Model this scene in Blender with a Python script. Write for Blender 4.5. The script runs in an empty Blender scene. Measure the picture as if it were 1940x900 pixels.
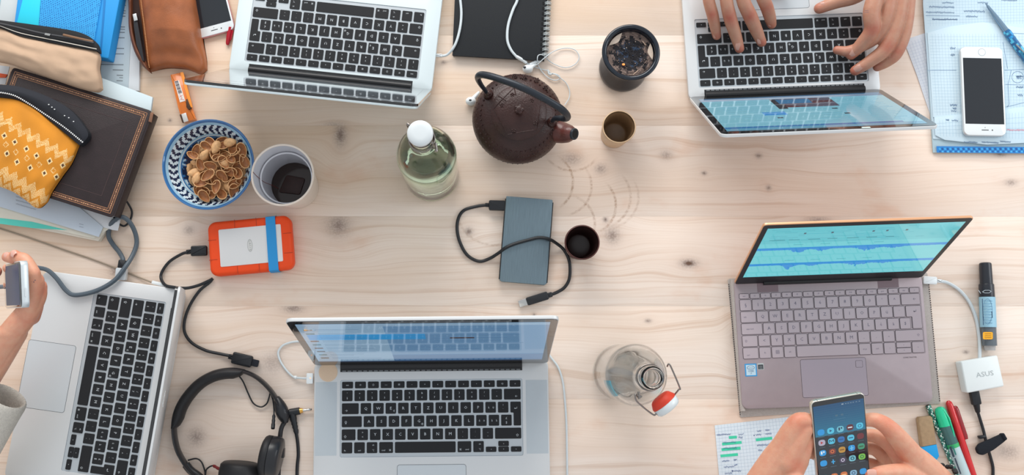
import bpy, bmesh, math, random
import numpy as np
from math import sin, cos, pi, radians, sqrt, exp
from mathutils import Vector, Matrix, noise
random.seed(7)
SC = bpy.context.scene
COL = SC.collection

# ------------------------------------------------------------ camera
FPX, TILT, CAM_H, PCX, PCY = 1875.41, radians(7.0242), 1.567, 911.45, 428.95
cam_d = bpy.data.cameras.new('camera')
cam = bpy.data.objects.new('camera', cam_d)
COL.objects.link(cam)
cam.location = (0, 0, CAM_H)
cam.rotation_euler = (TILT, 0, 0)
cam_d.sensor_width = 36
cam_d.lens = 36 * FPX / 1940
cam_d.shift_x = (970 - PCX) / 1940
cam_d.shift_y = (PCY - 450) / 1940
cam_d.clip_start = 0.02
SC.camera = cam

# ------------------------------------------------------------ world, window light, exposure
world = bpy.data.worlds.new('world')
SC.world = world
world.use_nodes = True
wbg = world.node_tree.nodes['Background']
wbg.inputs[0].default_value = (0.93, 0.965, 1.0, 1)
wbg.inputs[1].default_value = 0.80


def area(name, loc, target, sx, sy, power, colour):
    d = bpy.data.lights.new(name, 'AREA')
    d.shape = 'RECTANGLE'
    d.size, d.size_y = sx, sy
    d.energy = power
    d.color = colour
    o = bpy.data.objects.new(name, d)
    COL.objects.link(o)
    o.location = loc
    v = Vector(target) - Vector(loc)
    o.rotation_euler = v.to_track_quat('-Z', 'Y').to_euler()
    return o


area('window_light', (-0.5, 2.9, 1.55), (0, 0, 0), 2.6, 1.5, 100, (1.0, 0.97, 0.93))
area('window_light', (2.9, 0.9, 1.7), (0, 0, 0), 1.4, 1.3, 26, (0.93, 0.97, 1.0))
SC.view_settings.view_transform = 'Standard'
SC.view_settings.look = 'None'
SC.view_settings.gamma = 1
SC.view_settings.use_curve_mapping = False
SC.view_settings.exposure = 0.0

# ------------------------------------------------------------ helpers
_c, _s = cos(TILT), sin(TILT)


def W(px, py, z=0.0):
    """The place on the horizontal plane at height z that the photograph shows at this pixel."""
    u = (px - PCX) / FPX
    v = (PCY - py) / FPX
    t = (CAM_H - z) / (_c - _s * v)
    return Vector((u * t, (_c * v + _s) * t, z))


def lin(r, g, b, a=1.0):
    f = lambda c: (c / 255 / 12.92) if c <= 10 else ((c / 255 + 0.055) / 1.055) ** 2.4
    return (f(r), f(g), f(b), a)


MATS = {}


def mat(name, rgb, rough=0.5, metal=0.0, var=0.0, vscale=40, bump=0.0, bscale=300, coat=0.0, trans=0.0,
        ior=1.45, sss=0.0, stretch=(1, 1, 1), alpha=1.0, emit=0.0, spec=0.5, var_rgb=None):
    if name in MATS:
        return MATS[name]
    m = bpy.data.materials.new(name)
    m.use_nodes = True
    nt = m.node_tree
    b = nt.nodes['Principled BSDF']
    col = lin(*rgb)
    b.inputs['Base Color'].default_value = col
    b.inputs['Roughness'].default_value = rough
    b.inputs['Metallic'].default_value = metal
    b.inputs['IOR'].default_value = ior
    b.inputs['Specular IOR Level'].default_value = spec
    b.inputs['Coat Weight'].default_value = coat
    b.inputs['Coat Roughness'].default_value = 0.04
    b.inputs['Transmission Weight'].default_value = trans
    b.inputs['Alpha'].default_value = alpha
    if sss:
        b.inputs['Subsurface Weight'].default_value = sss
        b.inputs['Subsurface Radius'].default_value = (0.008, 0.003, 0.0015)
        b.inputs['Subsurface Scale'].default_value = 0.6
    if emit:
        b.inputs['Emission Color'].default_value = col
        b.inputs['Emission Strength'].default_value = emit
    if var or bump:
        tc = nt.nodes.new('ShaderNodeTexCoord')
        mp = nt.nodes.new('ShaderNodeMapping')
        mp.inputs['Scale'].default_value = stretch
        nt.links.new(tc.outputs['Object'], mp.inputs[0])
    if var:
        n = nt.nodes.new('ShaderNodeTexNoise')
        n.inputs['Scale'].default_value = vscale
        n.inputs['Detail'].default_value = 5
        nt.links.new(mp.outputs[0], n.inputs['Vector'])
        r = nt.nodes.new('ShaderNodeValToRGB')
        r.color_ramp.elements[0].position = 0.3
        r.color_ramp.elements[1].position = 0.72
        lo = tuple(c * (1 - var) for c in col[:3]) + (1,)
        hi = lin(*var_rgb) if var_rgb else tuple(min(1, c * (1 + var)) for c in col[:3]) + (1,)
        r.color_ramp.elements[0].color = lo
        r.color_ramp.elements[1].color = hi
        nt.links.new(n.outputs['Fac'], r.inputs[0])
        nt.links.new(r.outputs[0], b.inputs['Base Color'])
    if bump:
        n2 = nt.nodes.new('ShaderNodeTexNoise')
        n2.inputs['Scale'].default_value = bscale
        n2.inputs['Detail'].default_value = 3
        nt.links.new(mp.outputs[0], n2.inputs['Vector'])
        bp = nt.nodes.new('ShaderNodeBump')
        bp.inputs['Strength'].default_value = bump
        bp.inputs['Distance'].default_value = 0.0012
        nt.links.new(n2.outputs['Fac'], bp.inputs['Height'])
        nt.links.new(bp.outputs[0], b.inputs['Normal'])
    MATS[name] = m
    return m


def attr_mat(name, rough=0.6, emit=0.0, coat=0.0, bump=0.0, bscale=500, base=1.0, spec=0.5):
    """material whose printed colours come from the mesh's own face colours"""
    if name in MATS:
        return MATS[name]
    m = bpy.data.materials.new(name)
    m.use_nodes = True
    nt = m.node_tree
    b = nt.nodes['Principled BSDF']
    a = nt.nodes.new('ShaderNodeAttribute')
    a.attribute_name = 'print'
    b.inputs['Roughness'].default_value = rough
    b.inputs['Specular IOR Level'].default_value = spec
    b.inputs['Coat Weight'].default_value = coat
    b.inputs['Coat Roughness'].default_value = 0.03
    if emit:
        b.inputs['Base Color'].default_value = (0.01, 0.01, 0.012, 1)
        nt.links.new(a.outputs['Color'], b.inputs['Emission Color'])
        b.inputs['Emission Strength'].default_value = emit
    else:
        nt.links.new(a.outputs['Color'], b.inputs['Base Color'])
    if bump:
        tc = nt.nodes.new('ShaderNodeTexCoord')
        n2 = nt.nodes.new('ShaderNodeTexNoise')
        n2.inputs['Scale'].default_value = bscale
        nt.links.new(tc.outputs['Object'], n2.inputs['Vector'])
        bp = nt.nodes.new('ShaderNodeBump')
        bp.inputs['Strength'].default_value = bump
        bp.inputs['Distance'].default_value = 0.001
        nt.links.new(n2.outputs['Fac'], bp.inputs['Height'])
        nt.links.new(bp.outputs[0], b.inputs['Normal'])
    MATS[name] = m
    return m


class MB:
    """collects shapes, builds ONE mesh object"""

    def __init__(self):
        self.v, self.f, self.mi, self.col = [], [], [], []
        self.m, self.c = 0, (1, 1, 1, 1)

    def add(self, vs, fs):
        o = len(self.v)
        self.v += [tuple(p) for p in vs]
        for f in fs:
            self.f.append(tuple(i + o for i in f))
            self.mi.append(self.m)
            self.col.append(self.c)
        return self

    def quad(self, a, b, c, d):
        return self.add([a, b, c, d], [(0, 1, 2, 3)])

    def rect(self, x0, y0, x1, y1, z):
        return self.quad((x0, y0, z), (x1, y0, z), (x1, y1, z), (x0, y1, z))

    def loft(self, rings, cap0=True, cap1=True, closed=True):
        n = len(rings[0])
        vs = [p for r in rings for p in r]
        fs = []
        for k in range(len(rings) - 1):
            for i in range(n if closed else n - 1):
                j = (i + 1) % n
                fs.append((k * n + i, k * n + j, (k + 1) * n + j, (k + 1) * n + i))
        if cap0:
            fs.append(tuple(range(n - 1, -1, -1)))
        if cap1:
            fs.append(tuple((len(rings) - 1) * n + i for i in range(n)))
        return self.add(vs, fs)

    def slab(self, poly, z0, z1, bev=0.0, seg=3, both=True):
        """prism on a 2D outline, edges rounded by bev"""
        pr = []
        if bev and both:
            for k in range(seg):
                a = (pi / 2) * k / seg
                pr.append((bev * (1 - sin(a)), z0 + bev * (1 - cos(a))))
        else:
            pr.append((0, z0))
            if bev == 0:
                pr.append((0, z1))
        if bev:
            for k in range(seg + 1):
                a = (pi / 2) * k / seg
                pr.append((bev * (1 - cos(a)), z1 - bev * (1 - sin(a))))
        return self.loft([[(x, y, z) for x, y in inset(poly, d)] for d, z in pr])

    def box(self, x0, y0, z0, x1, y1, z1, bev=0.0):
        return self.slab([(x0, y0), (x1, y0), (x1, y1), (x0, y1)], z0, z1, bev, 2)

    def tube(self, pts, r, seg=10, caps=True, flat=1.0):
        pts = [Vector(p) for p in pts]
        n = len(pts)
        T = [(pts[min(i + 1, n - 1)] - pts[max(i - 1, 0)]).normalized() for i in range(n)]
        up = Vector((0, 0, 1))
        if abs(T[0].dot(up)) > 0.95:
            up = Vector((1, 0, 0))
        N = (up - T[0] * up.dot(T[0])).normalized()
        rings = []
        for i in range(n):
            N = (N - T[i] * N.dot(T[i])).normalized()
            B = T[i].cross(N)
            rr = r[i] if isinstance(r, (list, tuple)) else r
            rings.append([tuple(pts[i] + N * (rr * flat * cos(a)) + B * (rr * sin(a)))
                          for a in [2 * pi * k / seg for k in range(seg)]])
        return self.loft(rings, caps, caps)

    def lathe(self, prof, seg=48, cx=0, cy=0, cap0=False, cap1=False, squash=1.0):
        """profile of (radius, z)"""
        rings = [[(cx + r * cos(2 * pi * k / seg), cy + squash * r * sin(2 * pi * k / seg), z) for k in range(seg)]
                 for r, z in prof]
        return self.loft(rings, cap0, cap1)

    def rod(self, p0, p1, prof, seg=16):
        """lathe laid along p0 -> p1, profile of (t 0..1, radius)"""
        p0, p1 = Vector(p0), Vector(p1)
        d = (p1 - p0)
        T = d.normalized()
        up = Vector((0, 0, 1)) if abs(T.z) < 0.9 else Vector((1, 0, 0))
        N = (up - T * up.dot(T)).normalized()
        B = T.cross(N)
        rings = [[tuple(p0 + d * t + (N * cos(a) + B * sin(a)) * r) for a in [2 * pi * k / seg for k in range(seg)]]
                 for t, r in prof]
        return self.loft(rings, True, True)

    def ball(self, c, r, sx=1, sy=1, sz=1, seg=14, rings=8):
        R = [[(c[0] + r * sx * sin(pi * k / rings) * cos(2 * pi * i / seg),
               c[1] + r * sy * sin(pi * k / rings) * sin(2 * pi * i / seg),
               c[2] - r * sz * cos(pi * k / rings)) for i in range(seg)] for k in range(1, rings)]
        return self.loft(R, True, True)

    def build(self, name, mats, parent=None, smooth=40, loc=None, rot=None):
        me = bpy.data.meshes.new(name)
        me.from_pydata(self.v, [], self.f)
        if not isinstance(mats, (list, tuple)):
            mats = [mats]
        for m in mats:
            me.materials.append(m)
        if len(mats) > 1:
            me.polygons.foreach_set('material_index', self.mi)
        at = me.color_attributes.new('print', 'FLOAT_COLOR', 'CORNER')
        buf = np.empty((len(me.loops), 4), dtype=np.float32)
        k = 0
        for f, c in zip(self.f, self.col):
            buf[k:k + len(f)] = c
            k += len(f)
        at.data.foreach_set('color', buf.ravel())
        if smooth:
            me.shade_smooth()
            me.set_sharp_from_angle(angle=radians(smooth))
        me.update()
        return link(name, me, parent, loc, rot)


def link(name, me, parent=None, loc=None, rot=None):
    o = bpy.data.objects.new(name, me)
    COL.objects.link(o)
    if parent:
        o.parent = parent
    if loc is not None:
        o.location = loc
    if rot is not None:
        o.rotation_euler = rot
    return o


def thing(name, label, cat, loc=(0, 0, 0), rz=0.0, group=None, rot=None):
    o = bpy.data.objects.new(name, None)
    o.empty_display_size = 0.02
    COL.objects.link(o)
    o.location = loc
    o.rotation_euler = rot if rot else (0, 0, rz)
    return tag(o, label, cat, group)


def tag(o, label, cat, group=None):
    o['label'] = label
    o['category'] = cat
    if group:
        o['group'] = group
    return o


def inset(poly, d):
    if d == 0:
        return list(poly)
    n = len(poly)
    ar = sum(poly[i][0] * poly[(i + 1) % n][1] - poly[(i + 1) % n][0] * poly[i][1] for i in range(n))
    sg = 1 if ar > 0 else -1
    out = []
    for i in range(n):
        ax, ay = poly[i - 1][0], poly[i - 1][1]
        bx, by = poly[i][0], poly[i][1]
        cx, cy = poly[(i + 1) % n][0], poly[(i + 1) % n][1]
        e1 = Vector((bx - ax, by - ay))
        e2 = Vector((cx - bx, cy - by))
        if e1.length < 1e-9 or e2.length < 1e-9:
            out.append((bx, by))
            continue
        e1.normalize()
        e2.normalize()
        n1 = Vector((-e1.y, e1.x)) * sg
        n2 = Vector((-e2.y, e2.x)) * sg
        m = n1 + n2
        k = m.dot(n1)
        m = m / k if k > 0.3 else m.normalized() * 1.2
        out.append((bx + m.x * d, by + m.y * d))
    return out


def rrect(x0, y0, x1, y1, r, n=4):
    P = []
    for cx, cy, a0 in ((x1 - r, y1 - r, 0), (x0 + r, y1 - r, 90), (x0 + r, y0 + r, 180), (x1 - r, y0 + r, 270)):
        for k in range(n + 1):
            a = radians(a0 + 90 * k / n)
            P.append((cx + r * cos(a), cy + r * sin(a)))
    return P


def round_poly(P, r, n=4):
    """2D polygon with rounded corners"""
    out = []
    m = len(P)
    for i in range(m):
        a, b, c = Vector(P[i - 1][:2]), Vector(P[i][:2]), Vector(P[(i + 1) % m][:2])
        rr = min(r, (a - b).length * 0.45, (c - b).length * 0.45)
        p, q = b + (a - b).normalized() * rr, b + (c - b).normalized() * rr
        for k in range(n + 1):
            t = k / n
            out.append(tuple(p * (1 - t) ** 2 + b * 2 * t * (1 - t) + q * t * t))
    return out


def spline(P, n=10):
    P = [Vector(p) for p in P]
    out = []
    for i in range(len(P) - 1):
        p0 = P[i - 1] if i else P[0] * 2 - P[1]
        p3 = P[i + 2] if i + 2 < len(P) else P[-1] * 2 - P[-2]
        p1, p2 = P[i], P[i + 1]
        for k in range(n):
            t = k / n
            out.append(0.5 * ((2 * p1) + (p2 - p0) * t + (2 * p0 - 5 * p1 + 4 * p2 - p3) * t * t
                              + (3 * p1 - p0 - 3 * p2 + p3) * t ** 3))
    out.append(P[-1])
    return out


def wpts(L, z=None):
    return [W(p[0], p[1], p[2] if z is None else z) for p in L]


def resample(L, n):
    L = [Vector(p) for p in L]
    if len(L) == 2:
        return [L[0].lerp(L[1], i / n) for i in range(n + 1)]
    S = spline(L, 12)
    d = [0]
    for a, b in zip(S, S[1:]):
        d.append(d[-1] + (b - a).length)
    out = []
    j = 0
    for i in range(n + 1):
        t = d[-1] * i / n
        while j < len(d) - 2 and d[j + 1] < t:
            j += 1
        s = (t - d[j]) / max(1e-9, d[j + 1] - d[j])
        out.append(S[j].lerp(S[j + 1], min(1, max(0, s))))
    return out


def coons(bot, top, left, right, nu, nv):
    """bot/top run left to right, left/right run bottom to top (pixel polylines)"""
    f = lambda L: [Vector((p[0], p[1])) for p in L]
    B, T = resample(f(bot), nu), resample(f(top), nu)
    L, R = resample(f(left), nv), resample(f(right), nv)
    G = []
    for j in range(nv + 1):
        v = j / nv
        row = []
        for i in range(nu + 1):
            u = i / nu
            p = B[i] * (1 - v) + T[i] * v + L[j] * (1 - u) + R[j] * u - (
                B[0] * (1 - u) * (1 - v) + B[-1] * u * (1 - v) + T[0] * (1 - u) * v + T[-1] * u * v)
            row.append((p, u, v))
        G.append(row)
    return G


def cushion(mb, G, zb, hf, colf=None, under=True):
    """soft body: the grid lifted to zb + hf(u, v), closed by a flat underside at zb"""
    nv, nu = len(G) - 1, len(G[0]) - 1
    vs, idx = [], {}
    for j in range(nv + 1):
        for i in range(nu + 1):
            p, u, v = G[j][i]
            idx[j, i] = len(vs)
            vs.append(tuple(W(p.x, p.y, zb + hf(u, v))))
    top = len(vs)
    if under:
        for j in range(nv + 1):
            for i in range(nu + 1):
                p, u, v = G[j][i]
                x, y, _ = vs[idx[j, i]]
                vs.append((x, y, zb - 0.0005))
    o = len(mb.v)
    mb.v += vs
    for j in range(nv):
        for i in range(nu):
            mb.f.append(tuple(o + q for q in (idx[j, i], idx[j, i + 1], idx[j + 1, i + 1], idx[j + 1, i])))
            mb.mi.append(mb.m)
            mb.col.append(colf((i + .5) / nu, (j + .5) / nv) if colf else mb.c)
            if under:
                mb.f.append(tuple(o + top + q for q in (idx[j, i], idx[j + 1, i], idx[j + 1, i + 1], idx[j, i + 1])))
                mb.mi.append(mb.m)
                mb.col.append(mb.c)
    if under:
        rim = ([(0, i) for i in range(nu)] + [(j, nu) for j in range(nv)] + [(nv, i) for i in range(nu, 0, -1)]
               + [(j, 0) for j in range(nv, 0, -1)])
        for a, b in zip(rim, rim[1:] + rim[:1]):
            mb.f.append((o + idx[a], o + top + idx[a], o + top + idx[b], o + idx[b]))
            mb.mi.append(mb.m)
            mb.col.append(mb.c)
    return mb


GL = {}


def glyph(s, size=1.0):
    """flat lettering: (verts, faces), centred at the origin"""
    if s not in GL:
        cu = bpy.data.curves.new('lettering', 'FONT')
        cu.body = s
        cu.size = 1
        cu.resolution_u = 1 if len(s) < 3 else 2
        cu.align_x = 'CENTER'
        cu.align_y = 'CENTER'
        ob = bpy.data.objects.new('lettering', cu)
        me = bpy.data.meshes.new_from_object(ob)
        vs = [(v.co.x, v.co.y) for v in me.vertices]
        fs = [tuple(p.vertices) for p in me.polygons]
        bpy.data.objects.remove(ob)
        bpy.data.meshes.remove(me)
        bpy.data.curves.remove(cu)
        GL[s] = (vs, fs)
    vs, fs = GL[s]
    return [(x * size, y * size) for x, y in vs], fs


def letter(mb, s, x, y, z, size, rot=0.0, sx=1.0):
    vs, fs = glyph(s, size)
    c, n = cos(rot), sin(rot)
    mb.add([(x + c * a * sx - n * b, y + n * a * sx + c * b, z) for a, b in vs], fs)


def dup(root, loc=None, rot=None, scale=None, label=None):
    r = root.copy()
    COL.objects.link(r)
    if loc is not None:
        r.location = loc
    if rot is not None:
        r.rotation_euler = rot
    if scale is not None:
        r.scale = scale
    if label:
        r['label'] = label
    for ch in root.children:
        c = ch.copy()
        COL.objects.link(c)
        c.parent = r
        for g in ch.children:
            d = g.copy()
            COL.objects.link(d)
            d.parent = c
    return r


# ------------------------------------------------------------ shared materials
ALU = mat('brushed aluminium', (212, 214, 215), 0.45, 0.3, bump=0.05, bscale=2500)
ALU_B = mat('bright aluminium', (214, 226, 229), 0.45, 0.3, bump=0.05, bscale=2500)
EDGE = mat('polished aluminium edge', (225, 232, 236), 0.25, 0.8)
BLACKGLASS = mat('black bezel glass', (24, 24, 26), 0.06, coat=1.0)
KEYBLACK = mat('black key plastic', (30, 31, 34), 0.55, spec=.35)
LEGEND = mat('pale key legend', (196, 202, 206), 0.6)
HINGE = mat('black hinge plastic', (24, 25, 28), 0.4)
RUBBER = mat('black cable rubber', (25, 28, 33), 0.45)
WHITEPL = mat('white glossy plastic', (228, 234, 236), 0.28)
WHITECAB = mat('white cable rubber', (205, 214, 218), 0.4)
STEEL = mat('bright steel', (190, 190, 188), 0.2, 1.0)
SCREEN = attr_mat('lit display', 0.12, emit=1.0, coat=1.0)
PRINT = attr_mat('printed surface', 0.75)
PRINT_S = attr_mat('printed glossy surface', 0.3, coat=0.3)
SKIN_C = {}

# ------------------------------------------------------------ floor and table
flo = MB().box(-3, -3, -0.78, 3, 3.4, -0.74).build('floor', mat('grey floor boards', (120, 112, 104), 0.7, var=0.1, vscale=3))
flo['kind'] = 'structure'

KNOTS = [  # px, py, rx, ry (px), darkness
    (645, 256, 9, 17, .9), (641, 427, 17, 16, .8), (358, 436, 8, 7, .6), (556, 584, 15, 7, .8), (515, 689, 17, 15, .55),
    (372, 828, 13, 13, .75), (888, 439, 6, 6, .9), (1160, 446, 11, 12, .8), (1147, 416, 4, 4, .9), (1084, 301, 15, 10, .6),
    (1262, 294, 9, 7, .6), (1305, 499, 12, 6, 1.1), (1549, 420, 18, 9, .7), (1138, 320, 9, 8, .7), (1334, 328, 4, 3, .9),
    (1437, 295, 5, 4, .8), (1665, 437, 3, 2, .9), (1228, 608, 5, 3, .8), (1830, 667, 5, 3, .8), (1912, 856, 16, 12, .6),
    (1012, 597, 3, 3, .8), (1915, 346, 9, 5, .7), (1456, 356, 4, 4, .8), (634, 238, 16, 7, .5), (322, 228, 3, 3, .8),
    (1895, 292, 9, 4, .8), (218, 515, 9, 9, .7), (1392, 640, 6, 14, .5), (840, 118, 4, 3, .7)]


def wood_material(ylo, yhi, seed):
    """one board's spruce: only the knots and cup rings that lie on it"""
    m = bpy.data.materials.new('pale oiled spruce')
    m.use_nodes = True
    nt = m.node_tree
    N, Lk = nt.nodes, nt.links
    bs = N['Principled BSDF']

    def math_(op, a, b=None, clamp=False):
        n = N.new('ShaderNodeMath')
        n.operation = op
        n.use_clamp = clamp
        for i, x in enumerate((a, b)):
            if x is None:
                continue
            if isinstance(x, (int, float)):
                n.inputs[i].default_value = x
            else:
                Lk.new(x, n.inputs[i])
        return n.outputs[0]

    def noise_(vec, scale, detail=3, rough=.5):
        n = N.new('ShaderNodeTexNoise')
        n.inputs['Scale'].default_value = scale
        n.inputs['Detail'].default_value = detail
        n.inputs['Roughness'].default_value = rough
        Lk.new(vec, n.inputs['Vector'])
        return n.outputs['Fac']

    def mapr(x, a, b, c, d):
        n = N.new('ShaderNodeMapRange')
        n.interpolation_type = 'SMOOTHSTEP'
        for i, q in enumerate((a, b, c, d)):
            n.inputs[i + 1].default_value = q
        Lk.new(x, n.inputs[0])
        return n.outputs[0]

    def comb(x, y, z):
        n = N.new('ShaderNodeCombineXYZ')
        for i, q in enumerate((x, y, z)):
            if isinstance(q, (int, float)):
                n.inputs[i].default_value = q
            else:
                Lk.new(q, n.inputs[i])
        return n.outputs[0]

    def mix(f, a, b):
        n = N.new('ShaderNodeMix')
        n.data_type = 'RGBA'
        Lk.new(f, n.inputs[0]) if not isinstance(f, float) else setattr(n.inputs[0], 'default_value', f)
        for k, x in ((6, a), (7, b)):
            if isinstance(x, tuple):
                n.inputs[k].default_value = x
            else:
                Lk.new(x, n.inputs[k])
        return n.outputs[2]

    tc = N.new('ShaderNodeTexCoord')
    P = tc.outputs['Object']
    sep = N.new('ShaderNodeSeparateXYZ')
    Lk.new(P, sep.inputs[0])
    X, Y = sep.outputs[0], sep.outputs[1]
    rnd = seed * 7.31
    core, halo, push = None, None, None
    for (px, py, rx, ry, dk) in KNOTS:
        c = W(px, py, 0)
        if not ylo <= c.y < yhi:
            continue
        ax, ay = rx * .00108, ry * .00108
        s = N.new('ShaderNodeVectorMath')
        s.operation = 'SUBTRACT'
        Lk.new(P, s.inputs[0])
        s.inputs[1].default_value = (c.x, c.y, 0)
        q = N.new('ShaderNodeVectorMath')
        q.operation = 'MULTIPLY'
        Lk.new(s.outputs[0], q.inputs[0])
        q.inputs[1].default_value = (1 / ax, 1 / ay, 0)
        dt = N.new('ShaderNodeVectorMath')
        dt.operation = 'DOT_PRODUCT'
        Lk.new(q.outputs[0], dt.inputs[0])
        Lk.new(q.outputs[0], dt.inputs[1])
        d2 = dt.outputs['Value']
        g = math_('EXPONENT', math_('MULTIPLY', d2, -1.0))
        h = math_('EXPONENT', math_('MULTIPLY', d2, -.10))
        sp = N.new('ShaderNodeSeparateXYZ')
        Lk.new(q.outputs[0], sp.inputs[0])
        pu = math_('MULTIPLY', math_('MULTIPLY', sp.outputs[1], h), -ay * .75)
        gd = math_('MULTIPLY', g, dk)
        hd = math_('MULTIPLY', h, min(1, dk) * min(1, rx / 9))
        core = gd if core is None else math_('ADD', core, gd)
        halo = hd if halo is None else math_('ADD', halo, hd)
        push = pu if push is None else math_('ADD', push, pu)
    if core is None:
        core = halo = push = math_('ADD', 0.0, 0.0)
    warp = math_('MULTIPLY', math_('SUBTRACT', noise_(comb(math_('MULTIPLY', X, 1.6), math_('MULTIPLY', Y, 5.0), rnd), 1.6, 2), .5), .055)
    Yw = math_('ADD', math_('ADD', Y, push), warp)
    # growth rings: fine lines that run along x
    v1 = comb(math_('MULTIPLY', X, .9), math_('MULTIPLY', Yw, 74.0), rnd)
    g1 = noise_(v1, 1.9, 3, .55)
    v2 = comb(math_('MULTIPLY', X, 3.0), math_('MULTIPLY', Yw, 240.0), rnd)
    g2 = noise_(v2, 2.2, 2, .5)
    v3 = comb(math_('MULTIPLY', X, 1.5), math_('MULTIPLY', Yw, 9.0), rnd)
    g3 = noise_(v3, 1.5, 3, .5)
    line = mapr(g1, .53, .72, 0, 1)
    fine = mapr(g2, .40, .75, 0, 1)
    broad = mapr(g3, .35, .7, 0, 1)
    base = mix(broad, lin(236, 221, 209), lin(230, 210, 194))
    base = mix(math_('MULTIPLY', line, .52), base, lin(204, 172, 148))
    base = mix(math_('MULTIPLY', fine, .20), base, lin(205, 176, 152))
    # warmer and darker towards the upper left and top of the table
    warm = math_('ADD', math_('MULTIPLY', Y, .9), math_('MULTIPLY', X, -.5))
    warm = math_('ADD', warm, math_('MULTIPLY', math_('SUBTRACT', g3, .5), .5))
    base = mix(mapr(warm, .1, .75, 0, .5), base, lin(214, 178, 138))
    base = mix(.05 * ((seed * .618) % 1), base, lin(214, 186, 162))
    # pinkish-brown stains
    st = noise_(comb(math_('MULTIPLY', X, 3.), math_('MULTIPLY', Y, 5.), 3.3), 2.4, 4, .6)
    base = mix(math_('MULTIPLY', mapr(st, .56, .72, 0, 1), .30), base, lin(212, 158, 122))
    base = mix(math_('MULTIPLY', halo, .22, True), base, lin(188, 150, 126))
    kn = noise_(P, 330, 3)
    kcol = mix(mapr(kn, .42, .62, 0, 1), lin(128, 112, 106), lin(172, 156, 148))
    base = mix(math_('MULTIPLY', core, .92, True), base, kcol)
    inner = math_('POWER', core, 6.0)
    base = mix(math_('MULTIPLY', inner, .9, True), base, lin(104, 78, 62))
    # dried cup rings
    brk = mapr(noise_(P, 170, 4, .7), .44, .60, 0, 1)
    rings = None
    for (px, py, r, ang, sh) in ((1028, 345, 58, 0, .55), (1083, 268, 57, -90, .35), (1064, 352, 57, -20, .4),
                                 (1110, 388, 57, -10, .5), (1135, 372, 60, -15, .35), (1150, 372, 60, -25, .25),
                                 (1072, 424, 55, 20, .4), (935, 395, 70, -120, .25)):
        c = W(px, py, 0)
        R = r * .00084
        if c.y + R < ylo or c.y - R > yhi:
            continue
        s = N.new('ShaderNodeVectorMath')
        s.operation = 'SUBTRACT'
        Lk.new(P, s.inputs[0])
        s.inputs[1].default_value = (c.x, c.y, 0)
        ln = N.new('ShaderNodeVectorMath')
        ln.operation = 'LENGTH'
        Lk.new(s.outputs[0], ln.inputs[0])
        dd = N.new('ShaderNodeVectorMath')
        dd.operation = 'DOT_PRODUCT'
        Lk.new(s.outputs[0], dd.inputs[0])
        dd.inputs[1].default_value = (cos(radians(ang)) / R, sin(radians(ang)) / R, 0)
        band = mapr(math_('ABSOLUTE', math_('SUBTRACT', ln.outputs['Value'], R)), .0004, .0032, 1, 0)
        msk = mapr(dd.outputs['Value'], .45, .85, 0, sh)
        a = math_('MULTIPLY', band, msk)
        rings = a if rings is None else math_('ADD', rings, a)
    if rings is not None:
        base = mix(math_('MULTIPLY', rings, math_('ADD', math_('MULTIPLY', brk, .8), .35), True), base, lin(150, 108, 74))
    Lk.new(base, bs.inputs['Base Color'])
    bs.inputs['Roughness'].default_value = .52
    bs.inputs['Specular IOR Level'].default_value = .4
    bp = N.new('ShaderNodeBump')
    bp.inputs['Strength'].default_value = .12
    bp.inputs['Distance'].default_value = .001
    Lk.new(math_('ADD', g2, g1), bp.inputs['Height'])
    Lk.new(bp.outputs[0], bs.inputs['Normal'])
    return m


table = thing('table', 'large pale wooden work table of glued boards with knots and cup rings', 'table', (0, 0, 0))
ys = [W(970, p, 0).y for p in (-110, 67, 238, 410, 580, 756, 930)]
ys = [0.86] + ys + [-0.42]
for i, (a, b) in enumerate(zip(ys, ys[1:])):
    MB().box(-1.15, b + .00005, -0.030, 1.25, a - .00005, 0.0, 0.00015).build('plank', wood_material(b, a, i), table)
LEGW = mat('plain spruce leg', (214, 190, 160), .6, var=.1)
for x in (-1.05, 1.15):
    for y in (-.34, .78):
        MB().box(x - .035, y - .035, -.74, x + .035, y + .035, -.03, .003).build('table_leg', LEGW, table)

# ------------------------------------------------------------ laptops
U = .01905


def key_shape(w, h, holes=None):
    g = .0031
    return rrect(-w / 2, -h / 2, w / 2, h / 2, .0014, 2)


KEYM = {}


def key_mesh(w, h, leg, style, poly=None):
    k = (round(w, 5), round(h, 5), tuple(leg), style, poly is not None)
    if k in KEYM:
        return KEYM[k]
    mb = MB()
    P = poly or rrect(-w / 2, -h / 2, w / 2, h / 2, .0013, 2)
    if style == 'mac':
        mb.slab(P, -.0002, .0011, .0003, 1, False)
        mats = [KEYBLACK, LEGEND]
        top = .00115
    else:
        mb.m = 2
        mb.slab(inset(P, -.00055), -.0002, .0002)
        mb.m = 0
        mb.slab(P, .0, .0010, .0002, 1, False)
        mats = [ZKEY, ZLEG, ZDARK]
        top = .00105
    mb.m = 1
    for (s, x, y, sz) in leg:
        letter(mb, s, x, y, top, sz)
    o = mb.build('key', mats, None, 30)
    me = o.data
    bpy.data.objects.remove(o)
    KEYM[k] = me
    return me


ZKEY = mat('mauve key', (182, 167, 173), .5)
ZLEG = mat('dim key legend', (96, 92, 110), .6)
ZDARK = mat('dark key gap', (52, 46, 52), .7)
ZBODY = mat('brushed mauve aluminium', (168, 153, 157), .45, .25, var=.03, vscale=60, bump=.04, bscale=1800)


def L1(s, sz=.0062):
    return ((s, 0, 0, sz),)


def L2(a, b, h=.0042):
    return ((a, 0, .0032, h), (b, 0, -.0034, h))


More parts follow.
